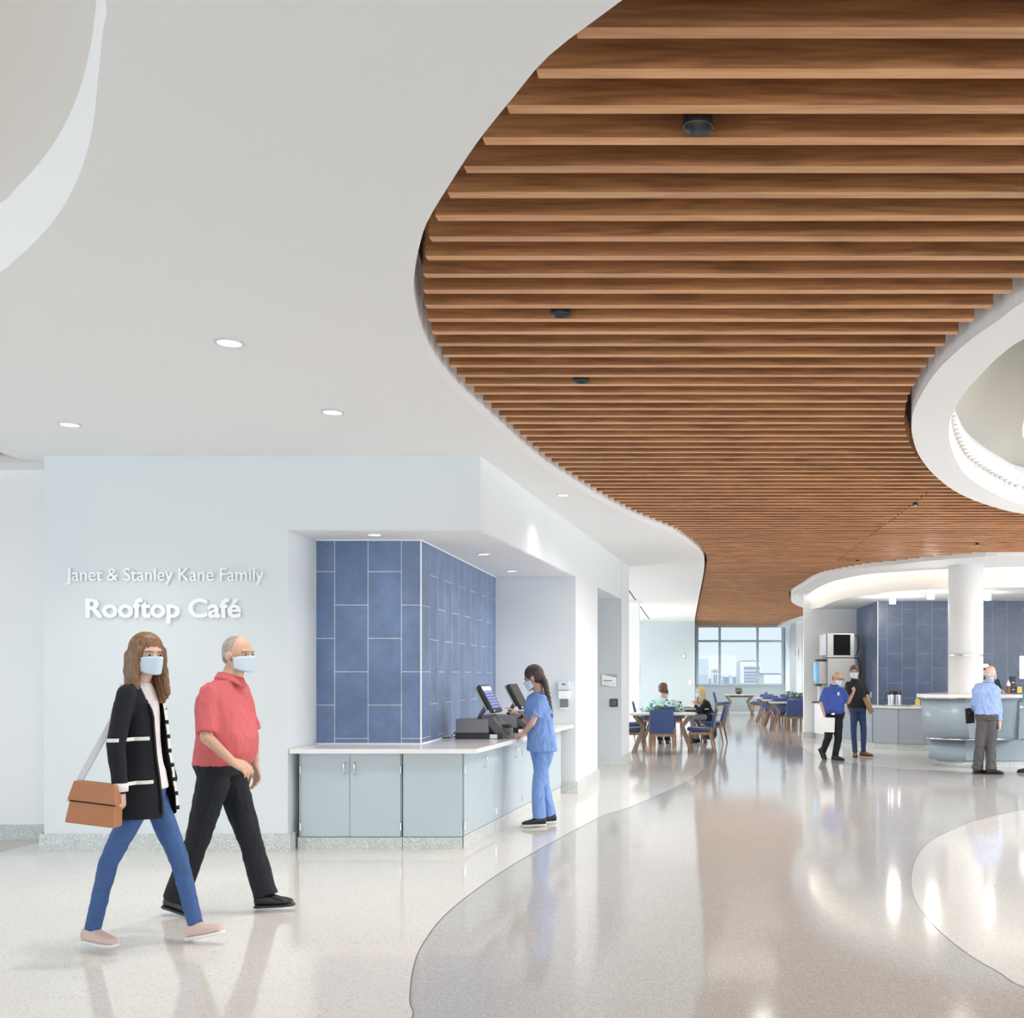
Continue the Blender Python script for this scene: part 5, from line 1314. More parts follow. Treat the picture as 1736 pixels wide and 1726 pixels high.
    # --- top
    if top:
        q = MB(); o_ = 1.06
        body_secs = [(c, l, f, a*o_ + 0.006, b*o_ + 0.006) for c, l, f, a, b in tors]
        hm_ = tophem if tophem is not None else -0.05
        body_secs[0] = (pel + up*hm_, hp_l, hf, (hw*0.98 + 0.012)*W + flare, 0.124*W + belly*0.35 + flare)
        body_secs[-1] = (tors[-1][0] + up*0.005, sh_l, sf, nr*1.22, nr*1.22)
        loft(q, body_secs)
        for s in arms:
            a, b, c = j['sh'+s], j['el'+s], j['wr'+s]; r_ = 0.054*ak*sleeve_r
            tot = sleeve
            if tot <= 1.0: a = a + (shm - a)*0.12 - up*0.008; capsule(q, a, a.lerp(b, tot), r_*0.98, r_*1.02, open_end=True)
            else:
                a = a + (shm - a)*0.12 - up*0.008; capsule(q, a, b, r_*0.98, r_*0.86); capsule(q, b, b.lerp(c, tot-1.0), r_*0.86, r_*0.66, open_end=True)
        to = fuse(q, 'top', top, e, vox, 9, folds=(nfold, 12, 5), seed=loc[0]*3)
        # collar
        c = tors[-1][0] + up*0.010; q = MB()
        if collar:
            rows = []
            for (rr_, zz_) in ((1.02, 0.030), (1.10, 0.036), (1.42, 0.004), (1.50, -0.012), (1.40, -0.012)):
                rows.append([c + sh_l*math.cos(a)*nr*rr_ + sf*math.sin(a)*nr*rr_*1.08 + up*(zz_ - 0.022*max(0, math.sin(a)) - (0.03*max(0, math.sin(a))**6 if rr_ > 1.3 else 0)) for a in [2*math.pi*i/36 + 0.02 for i in range(36)]])
            q.ring(rows)
        else: q.tube([c + (sh_l*math.cos(a)*nr*1.14 + sf*math.sin(a)*nr*1.16) - up*0.015*math.sin(a) for a in [2*math.pi*i/18 for i in range(19)]], 0.006, 7)
        q.build('collar', top, e, smooth=True)
    if pants and legs:
        q = MB()
        loft(q, [(pel + up*0.05 + hf*belly*0.2, hp_l, hf, (hw*0.96 + 0.010)*W, 0.115*W + belly*0.45), (pel, hp_l, hf, (hw + 0.010)*W, 0.124*W + belly*0.25), (pel - up*0.07, hp_l, hf, (hw*0.90+0.01)*W, 0.112*W)])
        for s in 'LR':
            a, b, c = j['hip'+s], j['kn'+s], j['an'+s]; tr_ = 0.090*leg_r*W**0.5
            capsule(q, a, b, tr_, tr_*0.74); capsule(q, b, b.lerp(c, 1.0 if female else 1.04), tr_*0.72, tr_*(0.60 if leg_r < 1.05 else 0.70) + hem, open_end=True)
        fuse(q, 'trousers', pants, e, vox, 4, folds=(nfold*0.9, 12, 6), seed=loc[0]*5+2)
    if shoes and feet:
        for s in feet:
            fd, toe = feet[s][:2]; fd = V(fd).normalized(); an = j['an'+s]
            pu = ortho(fd, up); sd = fd.cross(pu); k2 = 0.92 if female else 1.0
            sole_c = an - pu*0.085*k2
            q = MB()
            secs = []
            for t, hh, ww_ in [(-0.075, 0.060, 0.026), (-0.055, 0.085, 0.034), (-0.02, 0.095, 0.037), (0.03, 0.080, 0.038), (0.09, 0.055, 0.046), (0.14, 0.044, 0.045), (0.175, 0.034, 0.034), (0.19, 0.022, 0.02)]:
                secs.append((sole_c + fd*t*k2 + pu*(hh/2 + 0.012), sd, pu, ww_*k2, hh/2))
            loft(q, secs, seg=16)
            so = fuse(q, 'shoe', shoes, e, max(0.005, vox*0.75), 3)
            q = MB(); secs = [(sole_c + fd*t*k2 + pu*0.008, sd, pu, (w_+0.004)*k2, 0.010) for t, w_ in [(-0.080, 0.022), (-0.06, 0.034), (0.0, 0.036), (0.09, 0.047), (0.14, 0.046), (0.18, 0.034), (0.198, 0.015)]]
            loft(q, secs, seg=12, pw=4); q.build('sole', sole or M['black'], so, smooth=True)
    return e, j, (sh_l, sf, hp_l, hf, ff, hr, hu)
# ------------------------------------------------------------------ people
denim = cloth('blue_denim', (0.040, 0.095, 0.25), 0.75, 300, 0.25); denim2 = cloth('dark_denim', (0.03, 0.06, 0.14), 0.75, 300, 0.3)
blackc = cloth('black_knit', (0.006, 0.007, 0.012), 0.9); blackt = cloth('black_trouser', (0.007, 0.009, 0.013), 0.85)
whitec = cloth('off_white_jersey', (0.80, 0.74, 0.74), 0.8); coral = cloth('coral_polo', (0.62, 0.13, 0.14), 0.8, 250, 0.06); scrub = cloth('scrub_blue', (0.19, 0.32, 0.66), 0.8, 200, 0.06)
royal = cloth('royal_blue_shirt', (0.035, 0.080, 0.36), 0.7, 250, 0.1); blackp = cloth('black_polo', (0.012, 0.013, 0.016), 0.8); greyt = cloth('charcoal_trouser', (0.075, 0.072, 0.075), 0.8, 200, 0.12)
brownl = mat('brown_suede', (0.24, 0.11, 0.05), 0.6, var=0.2, vscale=30); blackl = mat('black_leather', (0.012, 0.012, 0.014), 0.35); pinks = mat('pink_canvas', (0.60, 0.45, 0.40), 0.7, var=0.12, vscale=50)
def stripe_mat():
    m = cloth('blue_striped_shirt', (0.24, 0.36, 0.66), 0.7, 250, 0.05); nt = m.node_tree; b = nt.nodes['Principled BSDF']; L = nt.links
    tc = nt.nodes.new('ShaderNodeTexCoord'); w = nt.nodes.new('ShaderNodeTexWave'); w.inputs['Scale'].default_value = 22; w.inputs['Distortion'].default_value = 1.2; L.new(tc.outputs['Object'], w.inputs['Vector'])
    mx = nt.nodes.new('ShaderNodeMix'); mx.data_type = 'RGBA'; mx.inputs['A'].default_value = (0.20, 0.29, 0.58, 1); mx.inputs['B'].default_value = (0.33, 0.44, 0.72, 1)
    L.new(w.outputs['Fac'], mx.inputs['Factor']); L.new(mx.outputs['Result'], b.inputs['Base Color']); return m
def print_mat():
    m = bpy.data.materials.new('green_print'); m.use_nodes = True; nt = m.node_tree; b = nt.nodes['Principled BSDF']; L = nt.links
    tc = nt.nodes.new('ShaderNodeTexCoord'); v = nt.nodes.new('ShaderNodeTexVoronoi'); v.inputs['Scale'].default_value = 26; L.new(tc.outputs['Object'], v.inputs['Vector'])
    sp = nt.nodes.new('ShaderNodeSeparateColor'); L.new(v.outputs['Color'], sp.inputs[0]); cr = nt.nodes.new('ShaderNodeValToRGB'); cr.color_ramp.interpolation = 'CONSTANT'
    el = cr.color_ramp.elements; el[0].color = (0.52, 0.74, 0.68, 1); el[1].position = 0.40; el[1].color = (0.30, 0.60, 0.52, 1)
    e2 = el.new(0.70); e2.color = (0.75, 0.86, 0.82, 1); e3 = el.new(0.86); e3.color = (0.04, 0.14, 0.16, 1)
    L.new(sp.outputs[0], cr.inputs[0]); L.new(cr.outputs[0], b.inputs['Base Color']); b.inputs['Roughness'].default_value = 0.8; return m

# 1. walking woman with the handbag
D = 5.88
q = lambda px, py, dd=0.0: P(px, py, D + dd)
J = dict(head=q(250,1112), neck=q(236,1158), chest=q(234,1215), pelvis=q(246,1338),
         shR=q(214,1176,-0.17), shL=q(256,1172,0.15), elR=q(196,1262,-0.25), wrR=q(204,1342,-0.27), elL=q(268,1258,0.24), wrL=q(290,1325,0.24),
         hipR=q(238,1355,-0.08), hipL=q(262,1355,0.08), knR=q(184,1462,-0.08), anR=q(157,1570,-0.06), knL=q(304,1458,0.07), anL=q(331,1578,0.06))
J['anR'].z = 0.105; J['anL'].z = 0.105
w1, j1, fr1 = person('woman walking in black cardigan, white top and blue jeans, carrying a brown handbag', (J['pelvis'].x, J['pelvis'].y, 0), J, (0.80,-0.58,0), (0.80,-0.55,0), 'f', (0.66,0.44,0.34),
    whitec, 0.05, denim, pinks, 'long', (0.20, 0.105, 0.05), hands=dict(R=dict(d=(0.05,-0.10,-1), n=(-0.9,0.3,0), side=-1, curl=(30,40,25)), L=dict(d=(0.3,0,-1), n=(-0.6,-0.7,0), side=1)),
    feet=dict(R=((0.93,-0.35,-0.02), 0), L=((0.93,-0.25,0.22), 0)), wide=0.80, vox=0.0075, leg_r=0.88, sole=M['sole'], nfold=0.004, tophem=0.0, thin=0.84)
# open cardigan over the top
root = V((J['pelvis'].x, J['pelvis'].y, 0)); sh_l, sf, hp_l, hf = fr1[:4]; up = V((0,0,1))
pel, ch = j1['pelvis'], j1['chest']; mid = (pel+ch)/2; shm = (j1['shL']+j1['shR'])/2
def cardigan():
    m = MB()
    loft(m, [(pel - up*0.155, hp_l, hf, 0.182, 0.150), (pel - up*0.05, hp_l, hf, 0.178, 0.146), (mid, hp_l, hf, 0.145, 0.130), (ch, sh_l, sf, 0.160, 0.128), (shm*0.6+ch*0.4, sh_l, sf, 0.158, 0.108), (shm + up*0.02, sh_l, sf, 0.118, 0.080), (shm + up*0.075, sh_l, sf, 0.078, 0.070)])
    for s in 'LR':
        a, b, c = j1['sh'+s], j1['el'+s], j1['wr'+s]
        capsule(m, a, b, 0.052, 0.048); capsule(m, b, b.lerp(c, 0.93), 0.047, 0.040)
    def cut(co):
        if co.z > j1['neck'].z - 0.005: return True
        ax_ = pel.lerp(shm, max(0, min(1.1, (co.z - pel.z)/(shm.z - pel.z)))); v = co - ax_; v.z = 0
        if co.z < pel.z - 0.125 and v.length < 0.14: return True
        if v.length > 0.19 and co.z > pel.z - 0.1: return False
        f_ = v.dot(sf); l_ = v.dot(sh_l)
        lim_ = 0.58 + 0.5*max(0, min(1, (co.z - ch.z - 0.02)/0.16))
        return f_ > 0.0 and abs(math.atan2(l_, f_)) < lim_
    return fuse(m, 'cardigan', blackc, w1, 0.008, 4, folds=(0.003, 9, 4), cut=cut, solid=0.006)
cg = cardigan()
from mathutils.bvhtree import BVHTree
def hug(obj, pts, half, name, mm, parent, thick=0.006, inward=None):
    """a ribbon laid on the surface of a garment: each point is moved along its ray to the nearest cloth"""
    b = bmesh.new(); b.from_mesh(obj.data); t = BVHTree.FromBMesh(b); m = MB(); rows = []
    for (p, dirn, w_) in pts:
        hit = t.ray_cast(p, dirn, 1.0); c = (hit[0] if hit[0] else p) - dirn*0.004
        w_ = V(w_).normalized(); rows.append([c + w_*half - dirn*0.0, c - w_*half, c - w_*half - dirn*thick, c + w_*half - dirn*thick])
    m.ring(rows, caps=True); b.free(); return m.build(name, mm, parent)
trimc = mat('cream_trim', (0.80, 0.78, 0.72), 0.7)
for z in (HC - (1250-CY)*D/F, HC - (1322-CY)*D/F):
    pts = []
    for i in range(7):
        a = -1.95 + 1.05*i/6      # angle about the torso, seen from the front towards her right side
        dv = sf*math.cos(a) + sh_l*math.sin(-a)*1.0
        ax_ = pel.lerp(shm, (z-pel.z)/(shm.z-pel.z)); o_ = V((ax_.x, ax_.y, z)) + dv*0.45
        pts.append((o_, -dv, up))
    hug(cg, pts, 0.010, 'pocket_trim', trimc, w1)
for sgn in (1, -1):
    pts = []
    for i in range(16):
        z = pel.z - 0.13 + (shm.z - 0.06 - pel.z + 0.13)*i/15; a = 0.66 + 0.5*max(0, min(1, (z - ch.z - 0.02)/0.16))
        dv = sf*math.cos(a) - sh_l*math.sin(a)*sgn; ax_ = pel.lerp(shm, (z-pel.z)/(shm.z-pel.z)); pts.append((V((ax_.x, ax_.y, z)) + dv*0.45, -dv, ortho(up, sh_l)))
    if sgn == -1 or True:
        hug(cg, pts, 0.011, 'front_trim', trimc if sgn == 1 else blackc, w1)
        if sgn == 1:
            for k_ in range(0, 15, 2): hug(cg, [(p_ + d_*0.0, d_, w_) for p_, d_, w_ in [pts[k_], (pts[k_][0].lerp(pts[k_+1][0], 0.55), pts[k_][1], pts[k_][2])]], 0.0115, 'trim_dash', blackc, w1, thick=0.009)
q2 = MB(); q2.tube([j1['wrR'] + up*0.045, j1['wrR'] + up*0.0], 0.040, 14); q2.build('shirt_cuff', whitec, w1, smooth=True)
# handbag
bag = empty('handbag', 'tan leather handbag with a dark flap line held by the walking woman', 'bag', tuple(P(163, 1362, D-0.30)))
tan = mat('tan_leather', (0.42, 0.17, 0.07), 0.5, var=0.08, vscale=8)
def slab(name, prof0, prof1, mm, par, bev=0.01):
    m = MB(); m.ring([prof0, prof1], caps=True); bmesh.ops.bevel(m.b, geom=list(m.b.edges), offset=bev, segments=2, profile=0.5, affect='EDGES'); return m.build(name, mm, par)
RB = Matrix.Rotation(math.radians(7), 4, 'Y')
def bx_(x0,x1,z0,z1,y0,y1): return [RB @ V(p) for p in ((x0,y0,z0),(x1,y0,z0),(x1,y1,z0),(x0,y1,z0))], [RB @ V(p) for p in ((x0*0.84,y0*0.9,z1),(x1*0.84,y0*0.9,z1),(x1*0.84,y1*0.9,z1),(x0*0.84,y1*0.9,z1))]
slab('body', *bx_(-0.135,0.135,-0.115,0.105,-0.045,0.045), tan, bag)
slab('flap', *bx_(-0.131,0.131,0.01,0.115,-0.052,0.020), tan, bag, 0.006)
slab('piping', *bx_(-0.133,0.133,0.004,0.010,-0.053,-0.040), M['black'], bag, 0.001)
q2 = MB(); B0 = bag.location; shp = w1.location + j1['shR'] + V((0.02,-0.01,0.07)) - B0
q2.beam(RB @ V((-0.105,0,0.11)), shp + V((-0.09,0.0,-0.22)), 0.035, 0.006, up=(0,1,0)); q2.beam(shp + V((-0.09,0.0,-0.22)), shp + V((-0.03,0.0,-0.02)), 0.035, 0.006, up=(0,1,0)); q2.build('strap', mat('pale_grey_strap', (0.58,0.57,0.62), 0.6), bag)

# 2. walking man in coral polo
D = 6.70
J = dict(head=q(405,1111), neck=q(392,1150), chest=q(382,1203), pelvis=q(376,1296),
         shR=q(351,1171,-0.17), shL=q(410,1167,0.17), elR=q(350,1250,-0.24), wrR=q(394,1291,-0.26), elL=q(428,1245,0.22), wrL=q(432,1300,0.24),
         hipR=q(362,1325,-0.09), hipL=q(392,1325,0.09), knR=q(335,1424,-0.09), anR=q(298,1512,-0.08), knL=q(424,1424,0.08), anL=q(450,1522,0.06))
J['anR'].z = 0.115; J['anL'].z = 0.105
w2, j2, fr2 = person('man walking in coral red polo shirt and black trousers beside the woman', (J['pelvis'].x, J['pelvis'].y, 0), J, (0.93,-0.36,0), (0.90,-0.40,0), 'm', (0.62,0.38,0.27),
    coral, 0.92, blackt, blackl, 'bald', (0.34, 0.32, 0.30), hands=dict(R=dict(d=(0.85,0.1,-0.45), n=(0.1,0.5,-0.9), side=1, curl=(22,26,16)), L=dict(d=(0.2,0,-1), n=(-0.5,-0.8,0), side=1)),
    feet=dict(R=((0.9,-0.25,-0.16), 0), L=((0.97,-0.20,0.10), 0)), belly=0.055, wide=1.10, hk=1.03, vox=0.0075, leg_r=1.08, hem=0.006, tophem=0.0, sleeve_r=1.15, nfold=0.0045, collar=True)
hm_ = hair_mat('cropped_grey_hair', (0.36, 0.30, 0.26)); q2 = MB(); H_ = j2['head']; ff, hr, hu = fr2[4:7]
ellipsoid(q2, H_ + hu*0.032 - ff*0.024, (hr, ff, hu), (0.083, 0.091, 0.098)); fuse(q2, 'cropped_hair', hm_, w2, 0.006, 2)
q2 = MB(); q2.box(-0.012, 0.012, -0.004, 0.004, -0.09, 0.0, M=Matrix.Translation(j2['neck'] + fr2[1]*0.115 + V((0,0,-0.04)))); q2.b.free()

# 3. nurse in blue scrubs at the till
D = 10.5
J = dict(head=q(905,1150), neck=q(914,1174), chest=q(914,1202), pelvis=q(919,1258),
         shR=q(901,1186,0.16), shL=q(920,1184,-0.16), elR=q(893,1222,0.22), wrR=q(878,1212,0.16), elL=q(902,1226,-0.20), wrL=q(887,1244,-0.12),
         hipR=q(913,1272,0.08), hipL=q(925,1272,-0.08), knR=q(921,1332,0.10), anR=q(932,1385,0.15), knL=q(912,1334,-0.08), anL=q(914,1390,-0.06))
J['anL'].z = 0.09; J['anR'].z = 0.09
w3, j3, fr3 = person('nurse in blue scrubs with a long dark braid at the cash register', (J['pelvis'].x, J['pelvis'].y, 0), J, (-0.93,0.10,0), (-0.9,0.28,0), 'f', (0.55,0.34,0.25),
    scrub, 0.72, scrub, blackl, 'braid', (0.045, 0.026, 0.022), hands=dict(R=dict(d=(-0.75,0.0,0.62), n=(-0.6,0.1,-0.7), side=1, curl=(8,10,8)), L=dict(d=(-0.85,0.25,-0.35), n=(0,0.1,-1), side=-1, curl=(12,14,10))),
    feet=dict(L=((-0.97,-0.2,0), 0), R=((-0.90,-0.42,0), 0)), wide=1.02, vox=0.0085, leg_r=0.98, hem=0.016, pitch=math.radians(-22), tophem=-0.09, flare=0.018, sleeve_r=1.15, sole=M['sole'], nfold=0.007)
q2 = MB(); wp = j3['wrR'] + (j3['elR']-j3['wrR']).normalized()*0.02; dd_ = (j3['elR']-j3['wrR']).normalized(); q2.tube([wp, wp + dd_*0.03], 0.030, 14); q2.build('wristband', M['black'], w3, smooth=True)

# 4. man in royal blue shirt, thumb raised
D = 18.45
J = dict(head=q(1420,1150.5), neck=q(1414,1163), chest=q(1413,1176), pelvis=q(1414,1211),
         shL=q(1399,1170,0.02), shR=q(1429,1170,-0.02), elL=q(1393,1192,-0.03), wrL=q(1398,1213,-0.12), elR=q(1438,1190,-0.08), wrR=q(1446,1176,-0.22),
         hipL=q(1408,1219,0.0), hipR=q(1420,1219,-0.03), knL=q(1404,1250,-0.08), anL=q(1396,1272,0.22), knR=q(1421,1252,-0.06), anR=q(1416,1282,0.0))
# facing the camera, his right side is on the left
J = {(k[:-1] + ('R' if k[-1] == 'L' else 'L')) if k[:2] in ('sh','el','wr','hi','kn','an') else k: v for k, v in J.items()}
J['anL'].z = 0.09
w4, j4, fr4 = person('man in royal blue shirt and glasses with thumb up, holding a white folder', (J['pelvis'].x, J['pelvis'].y, 0), J, (0.62,-0.78,0), (0.55,-0.83,0), 'm', (0.56,0.33,0.23),
    royal, 0.95, blackt, blackl, 'bald', (0.05, 0.04, 0.04), hands=dict(R=dict(d=(0.1,-0.1,-1), n=(0.6,-0.2,0), side=1, curl=(40,50,30)), L=dict(d=(0.25,-0.2,0.95), n=(-0.9,-0.1,0.1), side=1, size=1.12, curl=(75,90,60), thumb=V((0.0,0,1)))),
    feet=dict(L=((0.7,-0.7,0), 0), R=((0.35,-0.45,-0.8), 0)), belly=0.06, wide=1.12, vox=0.0105, leg_r=1.02, glasses=True, pitch=math.radians(-14), tophem=0.02, sleeve_r=1.25, collar=True)
fo = empty('folder', 'white paper folder hanging in the hand of the royal blue shirt man', 'folder', tuple(P(1403, 1229, 18.25)))
MB().box(-0.125, 0.125, -0.006, 0.004, -0.13, 0.13, M=Matrix.Rotation(math.radians(2),4,'Y')).build('cover', M['paper'], fo); MB().box(-0.118, 0.118, 0.0045, 0.010, -0.124, 0.124, M=Matrix.Rotation(math.radians(2),4,'Y')).build('pages', M['sole'], fo)
q2 = MB(); loft(q2, [(j4['pelvis'] + up*0.035 + fr4[3]*0.012, fr4[2], fr4[3], 0.196, 0.155), (j4['pelvis'] + up*0.000 + fr4[3]*0.012, fr4[2], fr4[3], 0.198, 0.155)]); q2.build('belt', blackl, w4, smooth=True)
q2 = MB(); c_ = j4['pelvis'] + up*0.018 + fr4[3]*0.172; q2.box(-0.028, 0.028, -0.004, 0.004, -0.02, 0.02, M=Matrix.Translation(c_) @ Matrix.Rotation(math.atan2(fr4[3].y, fr4[3].x) + R90, 4, 'Z')); q2.build('belt_buckle', M['chrome'], w4)
q2 = MB(); c_ = j4['chest'] + fr4[1]*0.152 + fr4[0]*(-0.085); q2.box(-0.018, 0.018, -0.004, 0.004, -0.03, 0.03, M=Matrix.Translation(c_) @ Matrix.Rotation(math.atan2(fr4[1].y, fr4[1].x) + R90, 4, 'Z')); q2.build('emblem', M['sole'], w4)

# 5. man in black polo
D = 19.25
J = dict(head=q(1448,1140), neck=q(1450,1153), chest=q(1450,1168), pelvis=q(1454,1201),
         shR=q(1436,1160,0), shL=q(1465,1160,0), elR=q(1435,1183,0.08), wrR=q(1437,1201,0.06), elL=q(1470,1181,-0.02), wrL=q(1476,1199,-0.08),
         hipR=q(1448,1210,0), hipL=q(1461,1210,0), knR=q(1447,1240,-0.04), anR=q(1449.5,1271,0), knL=q(1464,1240,-0.05), anL=q(1464,1270,-0.02))
J['anR'].z = 0.09; J['anL'].z = 0.10
w5, j5, fr5 = person('tall man in black polo and dark jeans holding a brown folder', (J['pelvis'].x, J['pelvis'].y, 0), J, (-0.18,-1,0), (-0.05,-1,0), 'm', (0.60,0.38,0.29),
    blackp, 0.85, denim2, brownl, 'short', (0.12, 0.065, 0.035), hands=dict(L=dict(d=(0.2,-0.1,-1), n=(-0.8,0,0), side=-1, curl=(35,40,30)), R=dict(d=(0.1,-0.1,-1), n=(0.9,0,0), side=1)),
    feet=dict(R=((-0.15,-1,0), 0), L=((0.75,-0.65,0), 0)), wide=0.98, vox=0.0105, leg_r=0.88, tophem=0.01, sleeve_r=1.15, collar=True)
o = MB().box(-0.035, 0.035, -0.10, 0.10, -0.15, 0.15, M=Matrix.Rotation(math.radians(-24),4,'Y'), bev=0.004).build('folder', mat('brown_card', (0.36,0.22,0.11), 0.7)); o.location = P(1472, 1195.5, 19.02); tag(o, 'brown card folder tucked under the arm of the black polo man', 'folder')

# 6. older man in striped shirt, seen from behind
D = 15.9
J = dict(head=q(1680,1142), neck=q(1677,1156), chest=q(1672,1174), pelvis=q(1674,1214),
         shL=q(1657,1164,0.02), shR=q(1688,1166,-0.03), elL=q(1652,1192,-0.02), wrL=q(1650,1208,-0.20), elR=q(1693,1196,-0.04), wrR=q(1695,1226,-0.10),
         hipL=q(1667,1226,0.0), hipR=q(1681,1226,-0.03), knL=q(1661,1264,-0.03), anL=q(1657,1303,0.02), knR=q(1680,1266,-0.04), anR=q(1680,1306,-0.06))
J['anL'].z = 0.09; J['anR'].z = 0.09; J['wrL'] = P(1650, 1209, 16.15); J['elL'] = P(1652, 1192, 15.95)
w6, j6, fr6 = person('older balding man in blue striped shirt and grey trousers, seen from behind', (J['pelvis'].x, J['pelvis'].y, 0), J, (0.72,0.69,0), (0.12,0.99,0), 'm', (0.62,0.40,0.30),
    stripe_mat(), 1.88, greyt, blackl, 'bald', (0.50, 0.50, 0.50), hands=dict(R=dict(d=(0.05,0.1,-1), n=(-0.8,0.3,0), side=1, curl=(30,35,25)), L=dict(d=(-0.5,0.5,-0.6), n=(0.4,0.6,0), side=-1, curl=(40,40,30))),
    feet=dict(L=((0.75,0.30,0), 0), R=((0.97,-0.10,0), 0)), belly=0.03, wide=1.12, vox=0.0095, leg_r=1.12, hem=0.012, glasses=True, tophem=0.03, sleeve_r=1.25, nfold=0.009, collar=True)
lp = empty('laptop', 'closed black laptop held at the side of the older man in the striped shirt', 'laptop', tuple(P(1643.5, 1213.5, 16.05)))
MB().box(-0.075, 0.09, -0.012, 0.012, -0.12, 0.12, M=Matrix.Rotation(math.radians(-4),4,'Y') @ Matrix.Rotation(math.radians(25),4,'Z'), bev=0.004).build('case', M['black'], lp)
MB().lathe([(0.0, -0.001), (0.010, -0.001), (0.010, 0.001), (0.0, 0.001)], seg=14, M=Matrix.Translation((-0.012, -0.025, 0.045)) @ Matrix.Rotation(math.radians(25),4,'Z') @ Matrix.Rotation(R90, 4, 'X')).build('badge', M['chrome'], lp)

# 7. server behind the column and the older man
D = 19.6
J = dict(head=q(1670,1136), neck=q(1674,1148), chest=q(1677,1160), pelvis=q(1676,1198), shR=q(1664,1153,0), shL=q(1692,1154,0), elR=q(1662,1176,0), wrR=q(1672,1186,-0.25), elL=q(1697,1172,-0.08), wrL=q(1698,1170,-0.32),
         hipR=q(1670,1206), hipL=q(1682,1206), knR=q(1669,1238), anR=q(1668,1272), knL=q(1683,1238), anL=q(1684,1272))
J['anL'].z = 0.09; J['anR'].z = 0.09
w7, j7, fr7 = person('server in dark clothes mostly hidden behind the column and the older man', (J['pelvis'].x, J['pelvis'].y, 0), J, (0.5,-0.85,0), (0.3,-0.95,0), 'f', (0.45,0.28,0.21),
    cloth('navy_work_shirt', (0.015, 0.02, 0.04)), 1.8, blackt, blackl, 'short', (0.02, 0.015, 0.015), hands=dict(L=dict(d=(0.4,-0.6,-0.5), n=(0,-0.3,-1), side=-1), R=dict(d=(0.3,-0.8,-0.2), n=(0,0,-1), side=1)), feet=dict(L=((0,-1,0),0), R=((0.1,-1,0),0)), wide=0.95, vox=0.012)
q2 = MB(); ff, hr, hu = fr7[4:7]; ellipsoid(q2, j7['head'] + hu*0.055 - ff*0.02, (hr, ff, hu), (0.090, 0.104, 0.080)); q2.build('cap', M['paper'], w7, smooth=True)

# 8. person in teal at the right picture edge
D = 16.1
J = dict(head=q(1757,1136), neck=q(1756,1150), chest=q(1757,1168), pelvis=q(1757,1214), shL=q(1742,1161,0), shR=q(1772,1161,0), elL=q(1737,1190,-0.02), wrL=q(1740,1208,-0.1), elR=q(1778,1190), wrR=q(1778,1214),
         hipL=q(1750,1226), hipR=q(1764,1226), knL=q(1749,1264), anL=q(1746,1303), knR=q(1766,1264), anR=q(1767,1303))
J['anL'].z = 0.09; J['anR'].z = 0.09
person('person in teal shirt cut off by the right picture edge', (J['pelvis'].x, J['pelvis'].y, 0), J, (-0.2,1,0), (0,1,0), 'm', (0.5,0.33,0.25), cloth('teal_cloth', (0.10,0.30,0.36)), 1.2, cloth('navy_trouser', (0.03,0.06,0.12)), blackl, 'short', (0.05,0.04,0.03),
    hands=dict(L=dict(d=(0,0,-1), n=(1,0,0), side=-1), R=dict(d=(0,0,-1), n=(-1,0,0), side=1)), feet=dict(L=((-0.9,0.2,0), 0), R=((0.3,0.9,0), 0)), vox=0.0105)

# 9. seated woman in green print, seen from behind
D = 22.0
J = dict(head=q(1124,1168), neck=q(1124,1182), chest=q(1124,1196), pelvis=P(1125, 1231, 22.0), shL=q(1104,1192,0.05), shR=q(1144,1192,0.05), elL=q(1095,1203,0.25), wrL=q(1106,1200,0.55), elR=q(1156,1204,0.25), wrR=q(1152,1194,0.62),
         hipL=P(1118,1226,22.05), hipR=P(1132,1226,22.05), knL=P(1117,1222,22.50), anL=P(1119,1249,22.75), knR=P(1132,1222,22.50), anR=P(1131,1249,22.75))
for k in ('hipL','hipR'): J[k].z = 0.57
for k in ('knL','knR'): J[k].z = 0.57
for k in ('anL','anR'): J[k].z = 0.09
J['pelvis'].z = 0.62
for k in ('wrL','wrR'): J[k].z = max(J[k].z, 0.83)
person('seated woman in green printed blouse with curly brown hair, back to the camera', (1125*0 + J['pelvis'].x, 22.0, 0), J, (0.05,1,0), (0,1,0), 'f', (0.60,0.40,0.30), print_mat(), 1.85, blackt, blackl, 'curly', (0.16, 0.065, 0.035),
    hands=dict(L=dict(d=(0.5,0.8,0), n=(0,0,-1), side=1), R=dict(d=(-0.3,0.6,0.5), n=(-0.8,0,-0.3), side=1)), feet=dict(L=((-0.1,1,0),0), R=((0.1,1,0),0)), wide=1.30, vox=0.011, sleeve_r=1.9, nfold=0.006, glasses=False)
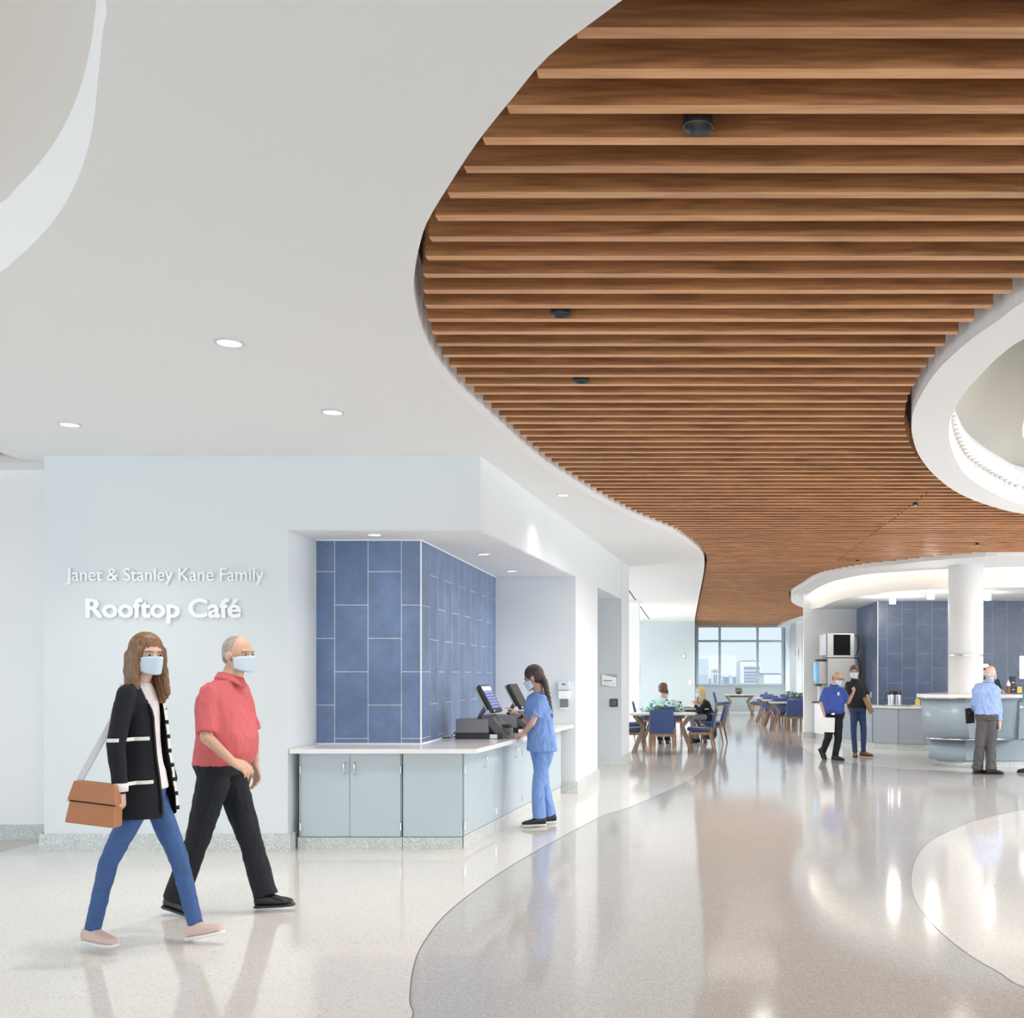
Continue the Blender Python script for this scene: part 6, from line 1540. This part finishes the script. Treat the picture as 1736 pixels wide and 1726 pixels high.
# 10. seated blonde woman
D = 23.1
J = dict(head=q(1187,1174), neck=q(1192,1187), chest=q(1197,1200), pelvis=q(1204,1224), shL=q(1195,1191,0.16), shR=q(1197,1191,-0.16), elL=q(1184,1207,0.2), wrL=q(1178,1195,0.05), elR=q(1187,1207,-0.2), wrR=q(1177,1194,-0.1),
         hipL=q(1202,1224,0.09), hipR=q(1202,1224,-0.09), knL=q(1174,1222,0.10), anL=q(1177,1249,0.10), knR=q(1172,1222,-0.08), anR=q(1182,1247,-0.10))
for k in ('hipL','hipR'): J[k].z = 0.575
for k in ('knL','knR'): J[k].z = 0.565
for k in ('anL','anR'): J[k].z = 0.09
J['pelvis'].z = 0.62
person('seated blonde woman in black cardigan and grey trousers facing left, hands clasped', (J['pelvis'].x, 23.1, 0), J, (-0.93,-0.36,0), (-0.98,-0.1,0), 'f', (0.68,0.48,0.38), blackc, 1.85, cloth('grey_trouser', (0.20,0.20,0.23)), blackl, 'long', (0.62, 0.45, 0.26),
    hands=dict(L=dict(d=(-0.1,-0.5,0.8), n=(-0.3,-0.8,0), side=-1, curl=(40,50,30)), R=dict(d=(-0.1,0.5,0.8), n=(-0.3,0.8,0), side=1, curl=(40,50,30))), feet=dict(L=((-0.95,-0.2,0),0), R=((-0.8,-0.5,0),0)), vox=0.0105, sleeve_r=1.2, tophem=-0.12, flare=0.02)
o = MB().lathe([(0.0,0.0),(0.10,0.0),(0.15,0.10),(0.13,0.26),(0.04,0.34),(0.0,0.34)], seg=16).build('handbag', M['black'], smooth=True); o.scale = (1,0.6,1); o.location = (XD(1204,22.9), 22.75, 0.10); tag(o, 'black bag hanging behind the legs of the blonde woman', 'bag')
# 11. third diner, mostly hidden
D = 24.6
J = dict(head=q(1127,1176), neck=q(1127,1188), chest=q(1127,1200), pelvis=q(1127,1224), shL=q(1143,1190,0), shR=q(1111,1190,0), elL=q(1147,1207,-0.1), wrL=q(1138,1206,-0.5), elR=q(1107,1207,-0.1), wrR=q(1116,1206,-0.5),
         hipL=q(1134,1222), hipR=q(1120,1222), knL=q(1134,1222,-0.42), anL=q(1134,1249,-0.5), knR=q(1120,1222,-0.42), anR=q(1120,1249,-0.5))
for k in ('hipL','hipR','knL','knR'): J[k].z = 0.57
for k in ('anL','anR'): J[k].z = 0.09
J['pelvis'].z = 0.62
for k in ('wrL','wrR'): J[k].z = 0.83
person('third diner in dark clothes hidden behind the woman in green print', (J['pelvis'].x, 24.6, 0), J, (0,-1,0), (0,-1,0), 'm', (0.5,0.33,0.25), blackc, 1.85, blackt, blackl, 'short', (0.03,0.02,0.02),
    hands=dict(L=dict(d=(-0.5,-0.8,0), n=(0,0,-1), side=-1), R=dict(d=(0.5,-0.8,0), n=(0,0,-1), side=1)), feet=dict(L=((0,-1,0),0), R=((0.1,-1,0),0)), wide=1.05, vox=0.013)
